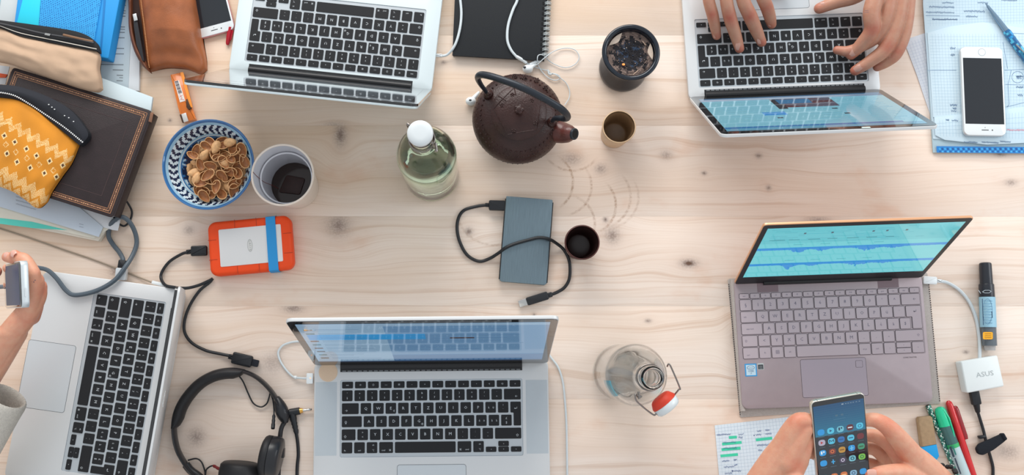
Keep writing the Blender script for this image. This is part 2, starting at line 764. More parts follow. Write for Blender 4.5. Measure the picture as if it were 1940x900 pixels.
def mac_rows():
    R = []
    f = ['esc', '☼', '☀', '▭', '▦', '–', '=', '«', '▸', '»', '◂', '◂)', '◂))', 'o']
    fw = (14.5 * U - .0031 + .0031) / 14
    R.append([(fw, L1(s, .0034)) for s in f])
    R.append([(U, L2(a, b)) for a, b in (('°', '§'), ('+', '1'), ('"', '2'), ('*', '3'), ('ç', '4'), ('%', '5'), ('&', '6'),
                                        ('/', '7'), ('(', '8'), (')', '9'), ('=', '0'), ('?', "'"), ('`', '^'))]
             + [(1.5 * U, (('←', .006, -.003, .005),))])
    R.append([(1.5 * U, (('→', -.006, -.003, .005),))] + [(U, L1(c)) for c in 'QWERTZUIOP']
             + [(U, (('è', -.003, 0, .005), ('ü', .004, 0, .005))), (U, L2('!', '¨'))])
    R[2][3] = (U, (('E', 0, 0, .0062), ('€', .005, -.004, .004)))
    R.append([(1.75 * U, (('⇪', -.009, -.001, .005),))] + [(U, L1(c)) for c in 'ASDFGHJKL']
             + [(U, (('é', -.003, 0, .005), ('ö', .004, 0, .005))), (U, (('à', -.003, 0, .005), ('ä', .004, 0, .005))),
                (U, L2('£', '$', .005))])
    R[3][5] = (U, (('G', 0, 0, .0062), ('@', .005, -.004, .004)))
    R.append([(1.25 * U, (('⇧', -.005, -.003, .005),)), (U, L2('>', '<'))] + [(U, L1(c)) for c in 'YXCVBNM']
             + [(U, L2(';', ',')), (U, L2(':', '.')), (U, L2('_', '-')), (2.25 * U, (('⇧', .014, -.003, .005),))])
    R.append([(U, (('fn', -.003, -.004, .0035),)), (U, (('ctrl', 0, -.004, .0032),)), (U, (('alt', .002, .004, .003), ('⌥', .002, -.004, .0035))),
              (1.25 * U, (('cmd', -.004, -.004, .0032), ('⌘', .006, -.004, .0038))), (5 * U, ()),
              (1.25 * U, (('⌘', -.006, -.004, .0038), ('cmd', .004, -.004, .0032))), (U, (('alt', .002, .004, .003), ('⌥', .002, -.004, .0035)))])
    return R


def mac_keyboard(root, k0, T):
    """keys hang on a recessed well; k0 = distance of the first row's rear edge from the rear of the body"""
    half = 14.5 * U / 2 - .00155
    y = -k0
    wellm = MB()
    wx, wy0, wy1 = half + .0028, -k0 + .0028, -k0 - .1105 - .0028
    P = rrect(-wx, wy1, wx, wy0, .003, 4)
    wellm.loft([[(a, b, T) for a, b in P], [(a, b, T - .0009) for a, b in inset(P, .0004)]], False, True)
    well = wellm.build('keyboard_well', WELLM, root, 30)
    zk = T - .0007
    kh, fh, pitch = .0162, .0100, .01955
    rows = mac_rows()
    ytop = -k0
    for r, row in enumerate(rows):
        h = fh if r == 0 else kh
        yc = ytop - h / 2
        x = -half
        for (w, leg) in row:
            kw = w - .0031
            link('key', key_mesh(kw, h, leg, 'mac'), well, (x + kw / 2, yc, zk))
            x += w
        if r == 2:      # the tall stepped return key over rows 2 and 3
            rx1 = half
            rt, rb = ytop, ytop - pitch - kh
            cx, cy = (x + rx1) / 2, (rt + rb) / 2
            st = .25 * U
            pl = [(x - cx, rt - cy), (rx1 - cx, rt - cy), (rx1 - cx, rb - cy), (x + st - cx, rb - cy),
                  (x + st - cx, rt - kh - cy), (x - cx, rt - kh - cy)]
            link('key', key_mesh(.02, .0359, (('↵', .0, .008, .0055),), 'mac', round_poly(pl[::-1], .0013, 2)), well, (cx, cy, zk))
        if r == 5:      # arrow cluster
            aw = U - .0031
            hh = kh / 2 - .0003
            yl = yc - kh / 2 + hh / 2
            for i, (s, yy) in enumerate((('◂', yl), ('▴', yc + kh / 2 - hh / 2), ('▾', yl), ('▸', yl))):
                xx = x + (0, 1, 1, 2)[i] * U + aw / 2
                link('key', key_mesh(aw, hh, ((s, 0, 0, .004),), 'mac'), well, (xx, yy, zk))
        ytop -= (fh + .0030) if r == 0 else pitch
    return well


WELLM = mat('satin keyboard well', (188, 195, 200), .45, .5)


def laptop_body(root, Wd, D, T, well_rect, body_m, zb=0.0, rc=.011):
    """base slab with an opening for the keyboard well; well_rect None for a plain top"""
    O = rrect(-Wd / 2, -D, Wd / 2, 0, rc, 6)
    mb = MB()
    bev = .0012
    rings = []
    for d, z in ((.010, zb + .0003), (.004, zb + .0012), (.0008, zb + .004), (0, zb + .0065), (0, T - bev), (bev * .3, T - bev * .3), (bev, T)):
        rings.append([(x, y, z) for x, y in inset(O, d)])
    if well_rect:
        x0, y0, x1, y1 = well_rect
        I = rrect(x0, y0, x1, y1, .003, 6)
        rings.append([(x, y, T) for x, y in I])
        mb.loft(rings, True, False)
    else:
        mb.loft(rings)
    return mb.build('base', body_m, root, 30)


def lid_part(root, Wd, L, a, T, hy, th, bezel, shell_m, inner, rc=.010, disp=None, bez_m=None, notch=.0):
    """lid hinged at y=hy, z=T and leaning back by a; local x across, y up the lid, z out of the screen"""
    rot = (pi / 2 - a, 0, 0)
    P = rrect(-Wd / 2, .0, Wd / 2, L, rc, 6)
    mb = MB()
    mb.slab(P, -th, -.0004 if th < .0065 else -.0033, .0012, 2)
    lid = mb.build('lid', shell_m, root, 30, (0, hy, T), rot)
    bz = MB()
    bz.slab(inset(P, .0012) if th < .0065 else P, -.0005 if th < .0065 else -.0032, .0002)
    b = bz.build('bezel', bez_m or BLACKGLASS, lid, 30)
    x0, y0, x1, y1 = disp
    mb = MB()
    inner(mb, x0, y0, x1, y1, .0003)
    mb.build('display', SCREEN, lid, 0)
    return lid


def R_(mb, box, u0, v0, u1, v1, z, col, k=1.0):
    """flat patch of a screen picture; u right, v down from the top left"""
    x0, y0, x1, y1 = box
    c = lin(*col)
    mb.c = (c[0] * k, c[1] * k, c[2] * k, 1)
    X = lambda u: x0 + (x1 - x0) * u
    Y = lambda v: y1 - (y1 - y0) * v
    mb.quad((X(u0), Y(v1), z), (X(u1), Y(v1), z), (X(u1), Y(v0), z), (X(u0), Y(v0), z))


def scr_mail(mb, *a):
    box, z = a[:4], a[4]
    rnd = random.Random(3)
    R_(mb, box, 0, 0, 1, 1, z, (98, 140, 178), .9)
    R_(mb, box, 0, 0, 1, .06, z + .00005, (140, 172, 200), .9)
    R_(mb, box, 0, .06, .34, 1, z + .00005, (136, 170, 198), .9)
    R_(mb, box, .02, .25, .50, .38, z + .0001, (40, 150, 215), .9)
    R_(mb, box, .34, .80, 1, .97, z + .0001, (62, 110, 156), .9)
    R_(mb, box, 0, .97, 1, 1, z + .0001, (30, 50, 80), .8)
    for i in range(9):
        v = .12 + i * .092
        if i != 2:
            R_(mb, box, .02, v, .055, v + .03, z + .0001, rnd.choice([(60, 60, 70), (90, 60, 60), (40, 110, 130)]), .8)
        for j in range(2):
            R_(mb, box, .07, v + j * .03, .07 + rnd.uniform(.1, .22), v + j * .03 + .006, z + .00015, (86, 118, 150), .8)
    for i in range(18):
        v = .1 + i * .036
        R_(mb, box, .37, v, .37 + rnd.uniform(.15, .55), v + .006, z + .00015, (70, 105, 145), .8)
    R_(mb, box, .60, .34, .70, .37, z + .0002, (70, 50, 50), .8)


def scr_forum(mb, *a):
    box, z = a[:4], a[4]
    rnd = random.Random(5)
    R_(mb, box, 0, 0, 1, 1, z, (132, 196, 214), .95)
    R_(mb, box, 0, 0, 1, .07, z + .00005, (96, 160, 190), .95)
    R_(mb, box, 0, .9, 1, 1, z + .0001, (60, 110, 150), .9)
    R_(mb, box, .30, .62, .62, .90, z + .0001, (96, 52, 58), .8)
    R_(mb, box, .42, .74, .60, .88, z + .00015, (58, 126, 176), .8)
    R_(mb, box, .58, .58, .63, .90, z + .00015, (40, 34, 44), .8)
    R_(mb, box, .62, .40, .74, .50, z + .0001, (40, 140, 215), .95)
    R_(mb, box, .10, .06, 1, .10, z + .0001, (48, 120, 180), .9)
    for i in range(26):
        v = .13 + i * .03
        u = rnd.uniform(.04, .1)
        w = rnd.uniform(.2, .5)
        R_(mb, box, u, v, u + w, v + .006, z + .0002, (92, 150, 180), .9)
        R_(mb, box, .64, v, .64 + w * .6, v + .006, z + .0002, (92, 150, 180), .9)
    for u, v in ((.30, .36), (.33, .52), (.66, .30)):
        R_(mb, box, u, v, u + .03, v + .03, z + .00025, (50, 44, 50), .8)


def scr_dim(mb, *a):
    box, z = a[:4], a[4]
    R_(mb, box, 0, 0, 1, 1, z, (40, 52, 62), .8)
    R_(mb, box, 0, 0, 1, .06, z + .00005, (70, 84, 96), .8)
    R_(mb, box, .1, .15, .9, .8, z + .00005, (50, 66, 78), .8)


def scr_wave(mb, *a):
    box, z = a[:4], a[4]
    rnd = random.Random(9)
    R_(mb, box, 0, 0, 1, 1, z, (104, 206, 214), 1.0)
    R_(mb, box, 0, 0, 1, .30, z + .00005, (92, 196, 206), 1.0)
    for i in range(9):
        v = .03 + .03 * i
        for _ in range(5):
            u = rnd.uniform(.02, .8)
            R_(mb, box, u, v, u + rnd.uniform(.03, .15), v + .006, z + .0001, (70, 168, 184), 1)
    for u in (.20, .34, .55, .62, .72):
        R_(mb, box, u, .10, u + .012, .125, z + .0002, (60, 84, 96), 1)
    for i in range(7):
        R_(mb, box, .04 + .1 * i, .225, .04 + .1 * i + rnd.uniform(.04, .09), .233, z + .0002, (56, 120, 130), 1)
    # two bands with icicle-like waveforms hanging below
    for v0 in (.42, .74):
        R_(mb, box, 0, v0 - .035, 1, v0 + .004, z + .0001, (14, 142, 216), 1)
        n = 130
        for i in range(n):
            t = i / n
            d = .012 + .09 * exp(-((t - .22) / .028) ** 2) + .045 * exp(-((t - .34) / .03) ** 2) + .07 * exp(-((t - .585) / .045) ** 2) + .03 * exp(-((t - .72) / .05) ** 2)
            d *= rnd.uniform(.55, 1.1)
            R_(mb, box, t, v0, t + 1 / n, v0 + d, z + .0002, (14, 142, 216), 1)
        for i in range(4):
            u = .18 + .14 * i
            R_(mb, box, u, v0 - .10, u + .05, v0 - .085, z + .0002, (80, 180, 190), 1)
    R_(mb, box, 0, .985, 1, 1, z + .0003, (26, 30, 36), 1)


def mac(label, p, T, Wd, D, scale, k0, kw, kd, inner, fifteen=False, retina=True):
    x, y, rz, a = p
    T0 = T
    root = thing('laptop', label, 'laptop', (x, y, 0), rz)
    root.scale = (scale,) * 3
    half = 14.5 * U / 2 - .00155 + .0028
    body = ALU_B if label.startswith('open silver laptop with its') else ALU
    laptop_body(root, Wd, D, T, (-half, -k0 - .1105 - .0028, half, -k0 + .0028), body)
    mac_keyboard(root, k0, T)
    # hinge slot and clutch cover
    hw = kw / 2
    MB().box(-hw, -.0165, T - .001, hw, -.0004, T + .0002).build('hinge_slot', HINGE, root)
    hb = MB()
    hb.rod((-hw + .001, -.0065, T + .002), (hw - .001, -.0065, T + .002), [(0, .005), (.001, .0056), (.999, .0056), (1, .005)], 16)
    hb.build('hinge_cover', HINGE, root)
    if retina:
        vs = MB()
        n = 34
        for i in range(n):
            xx = -hw + .006 + (kw - .012) * i / (n - 1)
            vs.box(xx - .0028, -.0158, T + .0001, xx + .0028, -.0144, T + .0006)
        v = vs.build('vent_slots', mat('grey vent slots', (120, 124, 128), .5), root)
        v['kind'] = 'stuff'
    # trackpad
    tw, tdep = .105, .076
    ty1 = -k0 - .1105 - .0145
    tp = MB()
    tp.m = 1
    P = rrect(-tw / 2, ty1 - tdep, tw / 2, ty1, .004, 4)
    tp.slab(P, T - .0005, T + .0001)
    tp.m = 0
    tp.slab(inset(P, .0006), T - .0005, T + .0002)
    tp.build('trackpad', [mat('trackpad glass', (204, 210, 214), .4, .25), mat('trackpad groove', (86, 92, 98), .6)], root)
    if fifteen:
        for sx in (-1, 1):
            g = MB()
            c = sx * (half + .0215)
            g.box(c - .0165, -k0 - .1105, T - .0004, c + .0165, -k0, T + .0001)
            g.build('speaker_grille', mat('perforated speaker grille', (194, 202, 207), .55, .25, bump=.4, bscale=2600), root)
    rub = MB()
    for sx in (-1, 1):
        for yy in (-.02, -D + .02):
            rub.lathe([(.006, 0), (.0065, .0004), (.0065, .0012)], 12, sx * (Wd / 2 - .03), yy, True, True)
    rub.build('foot', HINGE, root)
    L = D - .004
    bz = .011 if fifteen else .012
    bb = .021
    lid = lid_part(root, Wd, L, a, T0, -.006, .0055 if retina else .007, bz, body, inner, .010, (-Wd / 2 + bz, bb, Wd / 2 - bz, L - .013))
    return root, lid, body


# fitted poses: rear edge centre, heading, backward lean of the lid
A_, lidA, _ = mac('silver laptop at the lower centre showing a mail window, round peach sticker beside its hinge',
            (-.0776, -.0185, .0100, .2517), .013, .3589, .2471, 1.0131, .0314, .279, 0, scr_mail, True)
B_, lidB, _ = mac('open silver laptop with its screen seen almost edge-on, keyboard upside down at the top left',
            (-.2432, .4236, 3.0334, .3524), .018, .325, .227, 1.0108, .0226, .262, 0, scr_dim, False, False)
C_, lidC, _ = mac('silver laptop being typed on by two hands at the top right',
            (.4887, .4021, 3.1829, .5045), .013, .314, .219, .9849, .0227, .262, 0, scr_forum)
D_, lidD, _ = mac('silver laptop turned sideways at the left edge under a hand holding a phone',
            (-.4856, -.0683, -1.7076, .2640), .018, .325, .227, .9894, .028, .262, 0, scr_dim, False, False)

# pale fruit-shaped emblem on the outside of the sideways laptop's lid
lgm = MB()
P = [(.0125 * cos(a) * (1 - .10 * sin(a)), .112 + .0150 * sin(a) - .0022 * exp(-(cos(a) / .25) ** 2) * (1 if sin(a) > 0 else -.6)) for a in [2 * pi * q / 36 for q in range(36)]]
P = [(x - max(0, .0052 - sqrt((x - .0135) ** 2 + (y - .1125) ** 2)), y) for x, y in P]
lgm.slab(P, -.0075, -.0069)
lgm.slab([(.001, .129), (.004, .1285), (.0058, .133), (.0055, .1355), (.002, .133)], -.0075, -.0069)
lgm.build('lid_emblem', mat('white lid emblem', (240, 246, 248), .2, coat=.5), lidD)['label'] = 'white apple-shaped emblem'

# round peach sticker and charging plug marks on laptop A
st = MB()
st.lathe([(.0145, .0129), (.0145, .0133)], 28, -.158, -.0165, True, True)
st.build('round_sticker', mat('peach sticker', (226, 198, 170), .6, var=.06, vscale=900), A_)['label'] = 'round peach sticker'
# pale chip on the top edge of C's screen
MB().box(-.058, C_ and .2105, .0002, -.046, .2145, .0012, .0003).build('webcam_cover', mat('pale tape', (206, 222, 214), .6), lidC)['label'] = 'pale webcam cover'


def zenbook(p, scale):
    x, y, rz, a = p
    T, Wd, D = .0105, .296, .199
    root = thing('laptop', 'mauve thin laptop in a grey felt sleeve at the right with turquoise waveforms on screen', 'laptop', (x, y, .0028), rz)
    k0 = .0215
    hw = .1420
    laptop_body(root, Wd, D, T, None, ZBODY, rc=.010)
    T -= .00015
    well = MB().slab(rrect(-hw - .0015, -k0 - .1025, hw + .0015, -k0 + .0015, .002, 3), T - .001, T + .0003).build('keyboard', mat('mauve keyboard deck', (162, 148, 153), .5), root)
    z = T + .0004
    u = 2 * hw / 14.6
    g = .0022
    fr = ['esc', 'f1', 'f2', 'f3', 'f4', 'f5', 'f6', 'f7', 'f8', 'f9', 'f10', 'f11', 'f12', 'prt', 'ins', 'del', 'o']
    rows = [[(2 * hw / 17, L1(s, .0034)) for s in fr]]
    rows.append([(u, L1(c, .0075)) for c in "§1234567890'^"] + [(1.6 * u, (('←', .006, 0, .006),))])
    rows.append([(1.3 * u, (('tab', -.005, 0, .0035),))] + [(u, L1(c, .0072)) for c in 'QWERTZUIOPü¨'])
    rows.append([(1.75 * u, (('caps lock', -.003, 0, .0032),))] + [(u, L1(c, .0072)) for c in 'ASDFGHJKLéà'])
    rows.append([(1.3 * u, (('⇧', -.006, 0, .005),))] + [(u, L1(c, .0072)) for c in '<YXCVBNM,.-'] + [(2.3 * u, (('⇧', .014, 0, .005),))])
    rows.append([(1.3 * u, (('ctrl', -.004, -.003, .0034),)), (u, L1('fn', .0036)), (u, L1('⊞', .008)), (u, L1('alt', .0036)), (5 * u, ()),
                 (u, L1('alt gr', .003)), (u, L1('ctrl', .0034)), (u, L1('◂', .004)), (1.25 * u, None), (1.05 * u, L1('▸', .004))])
    yt = -k0
    ph = .0187
    for r, row in enumerate(rows):
        h = .0074 if r == 0 else ph - g
        x = -hw
        yc = yt - h / 2
        for w, leg in row:
            kw = w - g
            if leg is None:
                hh = h / 2 - .0006
                link('key', key_mesh(kw, hh, L1('▴', .004), 'z'), well, (x + w / 2, yc + h / 4 + .0002, z))
                link('key', key_mesh(kw, hh, L1('▾', .004), 'z'), well, (x + w / 2, yc - h / 4 - .0002, z))
            else:
                link('key', key_mesh(kw, h, leg, 'z'), well, (x + w / 2, yc, z))
            x += w
        if r == 2:
            x0, x1 = x + g / 2, hw - g / 2
            t_, b_ = yt, yt - ph - h
            cx, cy = (x0 + x1) / 2, (t_ + b_) / 2
            s2 = .45 * u
            pl = [(x0 - cx, t_ - cy), (x1 - cx, t_ - cy), (x1 - cx, b_ - cy), (x0 + s2 - cx, b_ - cy), (x0 + s2 - cx, t_ - h - cy), (x0 - cx, t_ - h - cy)]
            link('key', key_mesh(.02, .0352, (('↵', .002, .009, .006),), 'z', round_poly(pl[::-1], .0013, 2)), well, (cx, cy, z))
        if r == 3:
            link('key', key_mesh(u * .93 - g, h, L1('$', .0065), 'z'), well, (x + .46 * u, yc, z))
        yt -= (h + g - .0002) if r == 0 else ph
    # touchpad with fingerprint square
    T += .00015
    P = rrect(-.0535, -.1855, .0490, -.1265, .003, 4)
    tp = MB()
    tp.m = 1
    tp.slab(P, T - .0005, T + .0001)
    tp.m = 0
    tp.slab(inset(P, .0006), T - .0005, T + .0002)
    t = tp.build('touchpad', [mat('mauve touchpad', (166, 154, 164), .34, .2), mat('dark touchpad groove', (84, 74, 80), .5)], root)
    fp = MB()
    fp.m = 1
    P = rrect(.0325, -.1420, .0435, -.1310, .0015, 3)
    fp.slab(P, T, T + .0003)
    fp.m = 0
    fp.slab(inset(P, .0005), T, T + .0004)
    fp.build('fingerprint_sensor', [mat('mauve touchpad', (0, 0, 0)), mat('dark touchpad groove', (0, 0, 0))], root)
    # dark round marks over the hinge corners
    for cx in (-.0955, .0940):
        MB().box(cx - .0165, -.0205, T - .0003, cx + .0165, -.0022, T + .0001, .0).build(
            'hinge_mark', mat('darker mauve patch', (126, 106, 112), .45), root)
    MB().box(-.103, -.004, T - .0005, .100, -.0004, T + .0014, .0004).build('hinge_bar', HINGE, root)
    hb = MB()
    hb.rod((-.102, -.005, T + .001), (.099, -.005, T + .001), [(0, .004), (1, .004)], 14)
    hb.build('hinge_cover', HINGE, root)
    # stickers
    s = MB()
    s.c = lin(50, 150, 210)
    s.rect(-.1400, -.1495, -.1215, -.1300, T + .0002)
    s.c = lin(190, 214, 226)
    s.rect(-.1382, -.1478, -.1233, -.1318, T + .0003)
    s.c = lin(30, 80, 130)
    s.add([(-.1307 + .0060 * cos(q * pi / 8), -.1362 + .0032 * sin(q * pi / 8), T + .00035) for q in range(16)], [tuple(range(16))])
    s.c = lin(200, 222, 232)
    s.add([(-.1307 + .0052 * cos(q * pi / 8), -.1362 + .0026 * sin(q * pi / 8), T + .0004) for q in range(16)], [tuple(range(16))])
    s.c = lin(30, 80, 130)
    letter(s, 'intel', -.1307, -.1364, T + .00045, .0038)
    letter(s, 'CORE', -.1307, -.1415, T + .00045, .0034)
    letter(s, 'i7', -.1307, -.1450, T + .00045, .0034)
    s.build('processor_sticker', PRINT, root, 0)['label'] = 'blue and white processor sticker'
    s = MB()
    s.c = lin(190, 196, 196)
    s.rect(-.1200, -.1400, -.1105, -.1300, T + .0002)
    s.c = lin(36, 38, 44)
    s.rect(-.1192, -.1392, -.1113, -.1320, T + .0003)
    s.c = lin(150, 156, 160)
    for i in range(3):
        s.rect(-.118, -.1385 + i * .002, -.1125, -.1378 + i * .002, T + .0004)
    s.build('energy_sticker', PRINT, root, 0)['label'] = 'small black and white sticker'
    s = MB()
    s.c = lin(120, 108, 112)
    letter(s, 'SONICMASTER', .118, -.1293, T + .0002, .0032)
    s.build('deck_lettering', PRINT, root, 0)
    L = D - .004
    lid_part(root, Wd, L, a, T, -.006, .0045, .008, mat('rose gold lid edge', (222, 168, 128), .35, .4), scr_wave, .006,
             (-Wd / 2 + .0085, .024, Wd / 2 - .0085, L - .010), mat('black screen border', (26, 27, 31), .35))
    return root


E_ = zenbook((.5447, .1110, .0363, .3718), 1)

# ------------------------------------------------------------ felt sleeve under the mauve laptop
FELT = mat('taupe felt', (184, 176, 170), .95, var=.08, vscale=500, bump=.4, bscale=1500)
sl = thing('laptop_sleeve', 'grey felt sleeve with dark stitched edge under the mauve laptop', 'sleeve', W(1570, 650, 0))
o0 = W(1570, 650, 0)
loc = lambda L, z=0.0: [(W(a, b, z).x - o0.x, W(a, b, z).y - o0.y) for a, b in L]
SP = [(1378, 528), (1401, 791), (1781, 765), (1756, 516)]
MB().slab(round_poly(loc(SP), .004), .0002, .0024, .0008, 2).build('felt_body', FELT, sl)
fl = MB()
fl.tube([(q.x - o0.x, q.y - o0.y, .0072) for q in (W(1386, 530, 0), W(1394, 640, 0), W(1405, 778, 0))], .0042, 10, True, 1.0)
fl.build('folded_edge', FELT, sl)
for e0, e1, n in (((1379.5, 536), (1401.5, 786), 60), ((1757, 524), (1779, 760), 56)):
    s_ = MB()
    for i in range(n):
        t = (i + .5) / n
        a = W(e0[0] + (e1[0] - e0[0]) * t, e0[1] + (e1[1] - e0[1]) * t)
        b = W(e0[0] + (e1[0] - e0[0]) * (t + .55 / n), e0[1] + (e1[1] - e0[1]) * (t + .55 / n))
        s_.tube([(a.x - o0.x, a.y - o0.y, .0026), (b.x - o0.x, b.y - o0.y, .0026)], .0007, 5)
    q = s_.build('stitching', mat('dark stitching', (70, 62, 60), .8), sl)
    q['kind'] = 'stuff'


def local_tube(root, P, r, seg=10, n=10):
    o = Vector(root.location)
    return [tuple(Vector(p) - o) for p in spline(P, n)]


def cable(name, label, P, r, material, cat='cable', n=12, group=None, seg=8, parent=None):
    """P: list of (px, py, z)"""
    pts = wpts(P)
    if parent is not None:
        mb = MB()
        mb.tube(local_tube(parent, pts, r, n=n), r, seg)
        return mb.build(name, material, parent)
    o = thing(name, label, cat, (pts[0].x, pts[0].y, 0), group=group)
    mb = MB()
    mb.tube(local_tube(o, pts, r, n=n), r, seg)
    mb.build('cord', material, o)
    return o


def plug(root, name, a, b, w, h, material, bev=.0015, tip=None):
    """boxy connector laid from pixel-point a to b (px, py, z); w wide, h high"""
    A, B = W(*a), W(*b)
    o = Vector(root.location)
    d = B - A
    L = Vector((d.x, d.y)).length
    ang = math.atan2(d.y, d.x)
    mb = MB()
    c, s = cos(ang), sin(ang)
    z = (A.z + B.z) / 2
    P = round_poly([(0, -w / 2), (L, -w / 2), (L, w / 2), (0, w / 2)], min(w, L) * .18)
    mb.slab([(x * c - y * s + A.x - o.x, x * s + y * c + A.y - o.y) for x, y in P], z - h / 2, z + h / 2, min(bev, h * .4, w * .3), 2)
    return mb.build(name, material, root)


# ------------------------------------------------------------ patterned bowl
def bowl():
    c = W(394, 311, .055)
    R = .0715
    H = .055
    bl = W(394, 311, .055)
    o = thing('bowl', 'blue and white patterned ceramic bowl full of empty nut shells', 'bowl', (bl.x, bl.y, 0))
    white, rim, navy, mid, pale = lin(206, 220, 228), lin(44, 104, 160), lin(24, 42, 74), lin(50, 106, 160), lin(150, 190, 214)
    mb = MB()
    outer = [(.0, .002), (.026, .002), (.030, .0), (.032, .002), (.036, .008), (.052, .020), (.063, .036), (.069, .050), (.0715, H - .001)]
    seg = 168
    mb.c = white
    inner = [(.0715, H - .001), (.0710, H), (.0698, H), (.0685, H - .0012)]
    prof = []
    n = 44
    for i in range(n + 1):
        t = i / n
        r = .0685 * (1 - t)
        z = .0065 + (H - .0077) * (r / .0685) ** 2.1
        prof.append((max(r, .0008), z))
    # outside
    for (r0, z0), (r1, z1) in zip(outer, outer[1:]):
        mb.c = rim if z1 > .048 else (mid if .012 < z1 < .022 else white)
        mb.loft([[(r * cos(2 * pi * k / 84), r * sin(2 * pi * k / 84), z) for k in range(84)] for r, z in ((r0, z0), (r1, z1))], False, False)
    for (r0, z0), (r1, z1) in zip(inner, inner[1:]):
        mb.c = rim
        mb.loft([[(r * cos(2 * pi * k / 84), r * sin(2 * pi * k / 84), z) for k in range(84)] for r, z in ((r0, z0), (r1, z1))], False, False)
    rnd = random.Random(2)
    blobs = []
    for k in range(34):
        a = k / 34 * 2 * pi + rnd.uniform(-.06, .06)
        blobs.append((a, rnd.uniform(.034, .045), rnd.uniform(.0035, .0068)))
    vs = []
    for (r, z) in prof:
        vs += [(r * cos(2 * pi * k / seg), r * sin(2 * pi * k / seg), z) for k in range(seg)]
    base = len(mb.v)
    mb.v += vs
    for j in range(n):
        rr = (prof[j][0] + prof[j + 1][0]) / 2
        for k in range(seg):
            a = 2 * pi * (k + .5) / seg
            col = white
            if rr > .0665:
                col = rim if rr > .0675 else white
            elif rr > .0645:
                col = pale
            elif rr > .0525:
                t = (rr - .0525) / .012          # chevrons
                ph = (a * 36 / (2 * pi) + 0.9 * abs(t - .5) * 2 * .6) % 1
                col = navy if ph < .50 else white
                if abs(t - .5) > .44:
                    col = white
            elif rr > .0515:
                col = pale
            elif rr > .0495:
                col = white
            elif rr > .0485:
                col = mid
            else:
                col = pale if rr > .046 else white
                x, y = rr * cos(a), rr * sin(a)
                for (ba, br, bs) in blobs:
                    dx, dy = x - br * cos(ba), y - br * sin(ba)
                    d = sqrt(dx * dx + dy * dy) * (1 + .25 * sin(5 * math.atan2(dy, dx) + ba * 7))
                    if d < bs:
                        col = navy
                        break
                    if d < bs * 1.25:
                        col = mid
                if rr < .020:
                    col = mid if int(a * 8 / pi) % 2 else white
            q = base + j * seg
            k2 = (k + 1) % seg
            mb.f.append((q + k, q + k2, q + seg + k2, q + seg + k))
            mb.mi.append(0)
            mb.col.append(col)
    mb.add([prof[-1][0:1] and (prof[-1][0] * cos(2 * pi * k / 12), prof[-1][0] * sin(2 * pi * k / 12), prof[-1][1]) for k in range(12)], [tuple(range(12))])
    mb.build('bowl_body', attr_mat('glazed ceramic print', .12, coat=.6), o, 60)
    return o


bowl()

# pistachio shells, one by one
SHELLPOS = [(375, 240), (300, 262), (352, 238), (392, 212), (428, 240), (478, 240), (505, 212), (545, 256), (600, 260), (270, 308),
            (345, 305), (412, 290), (435, 322), (466, 325), (525, 338), (580, 318), (614, 345), (316, 362), (385, 365),
            (570, 372), (470, 350), (482, 385), (462, 425), (508, 455), (578, 430), (285, 405), (288, 448), (340, 432),
            (378, 436), (412, 470), (320, 495), (385, 480), (432, 512), (498, 510), (548, 490), (302, 540), (340, 568),
            (388, 565), (464, 572), (345, 530), (535, 535), (592, 465), (528, 402), (495, 298), (556, 282), (455, 210), (500, 355)]


def shell_mesh(kind):
    mb = MB()
    n, m = 14, 5
    for sgn, sc, lift in ((1, 1.0, 0), (-1, .88, .0007)):
        rings = []
        for j in range(m + 1):
            t = j / m                                   # 0 rim .. 1 bottom
            rr = cos(t * pi / 2) if j < m else .06
            ring = []
            for i in range(n):
                a = 2 * pi * i / n
                tip = 1 + .16 * max(0, cos(a)) ** 3
                ring.append((.0098 * sc * rr * cos(a) * tip, .0066 * sc * rr * sin(a) * (1 - .12 * cos(a)),
                             lift * .6 - .0052 * sc * sin(t * pi / 2) + .0052))
            rings.append(ring)
        mb.m = 0 if sgn > 0 else 1
        mb.loft(rings if sgn < 0 else [r[::-1] for r in rings], False, True)
    # rim
    a = mb.v[:n][::-1]
    b = mb.v[n * (m + 1):n * (m + 1) + n]
    mb.m = 0
    o = len(mb.v)
    mb.v += a + b
    for i in range(n):
        j = (i + 1) % n
        mb.f.append((o + i, o + j, o + n + j, o + n + i))
        mb.mi.append(0)
        mb.col.append((1, 1, 1, 1))
    ob = mb.build('pistachio_shell', [mat('shell outside', (206, 160, 112), .55, var=.2, vscale=260, bump=.2, bscale=500),
                                      mat('shell inside', (160, 104, 62), .5, var=.3, vscale=200)], None, 60)
    return ob


sh0 = shell_mesh(0)
rs = random.Random(11)
bc = W(394, 311, .055)
order = sorted(range(len(SHELLPOS)), key=lambda i: (i * 7919) % 47)
for q, i in enumerate(order):
    sx, sy = SHELLPOS[i]
    px, py = 290 + sx / 3.53, 210 + sy / 3.53
    zl = .036 + .0085 * (q / len(order)) + rs.uniform(-.001, .001)
    p = W(px, py, zl)
    rr = sqrt((p.x - bc.x) ** 2 + (p.y - bc.y) ** 2)
    zl = max(zl, .0075 + .047 * (rr / .0685) ** 2.1 + .004)
    s = sh0 if q == 0 else sh0.copy()
    if q:
        COL.objects.link(s)
    s.location = W(px, py, zl)
    flip = pi if rs.random() < .22 else 0
    if flip:
        s.location.z += .006
    s.rotation_euler = (flip + rs.uniform(-.45, .45), rs.uniform(-.5, .5), rs.uniform(0, 2 * pi))
    k = rs.uniform(.98, 1.22)
    s.scale = (k, k, k)
    tag(s, 'empty pistachio shell half heaped in the blue and white bowl', 'nut shell', 'pistachio shells in the bowl')
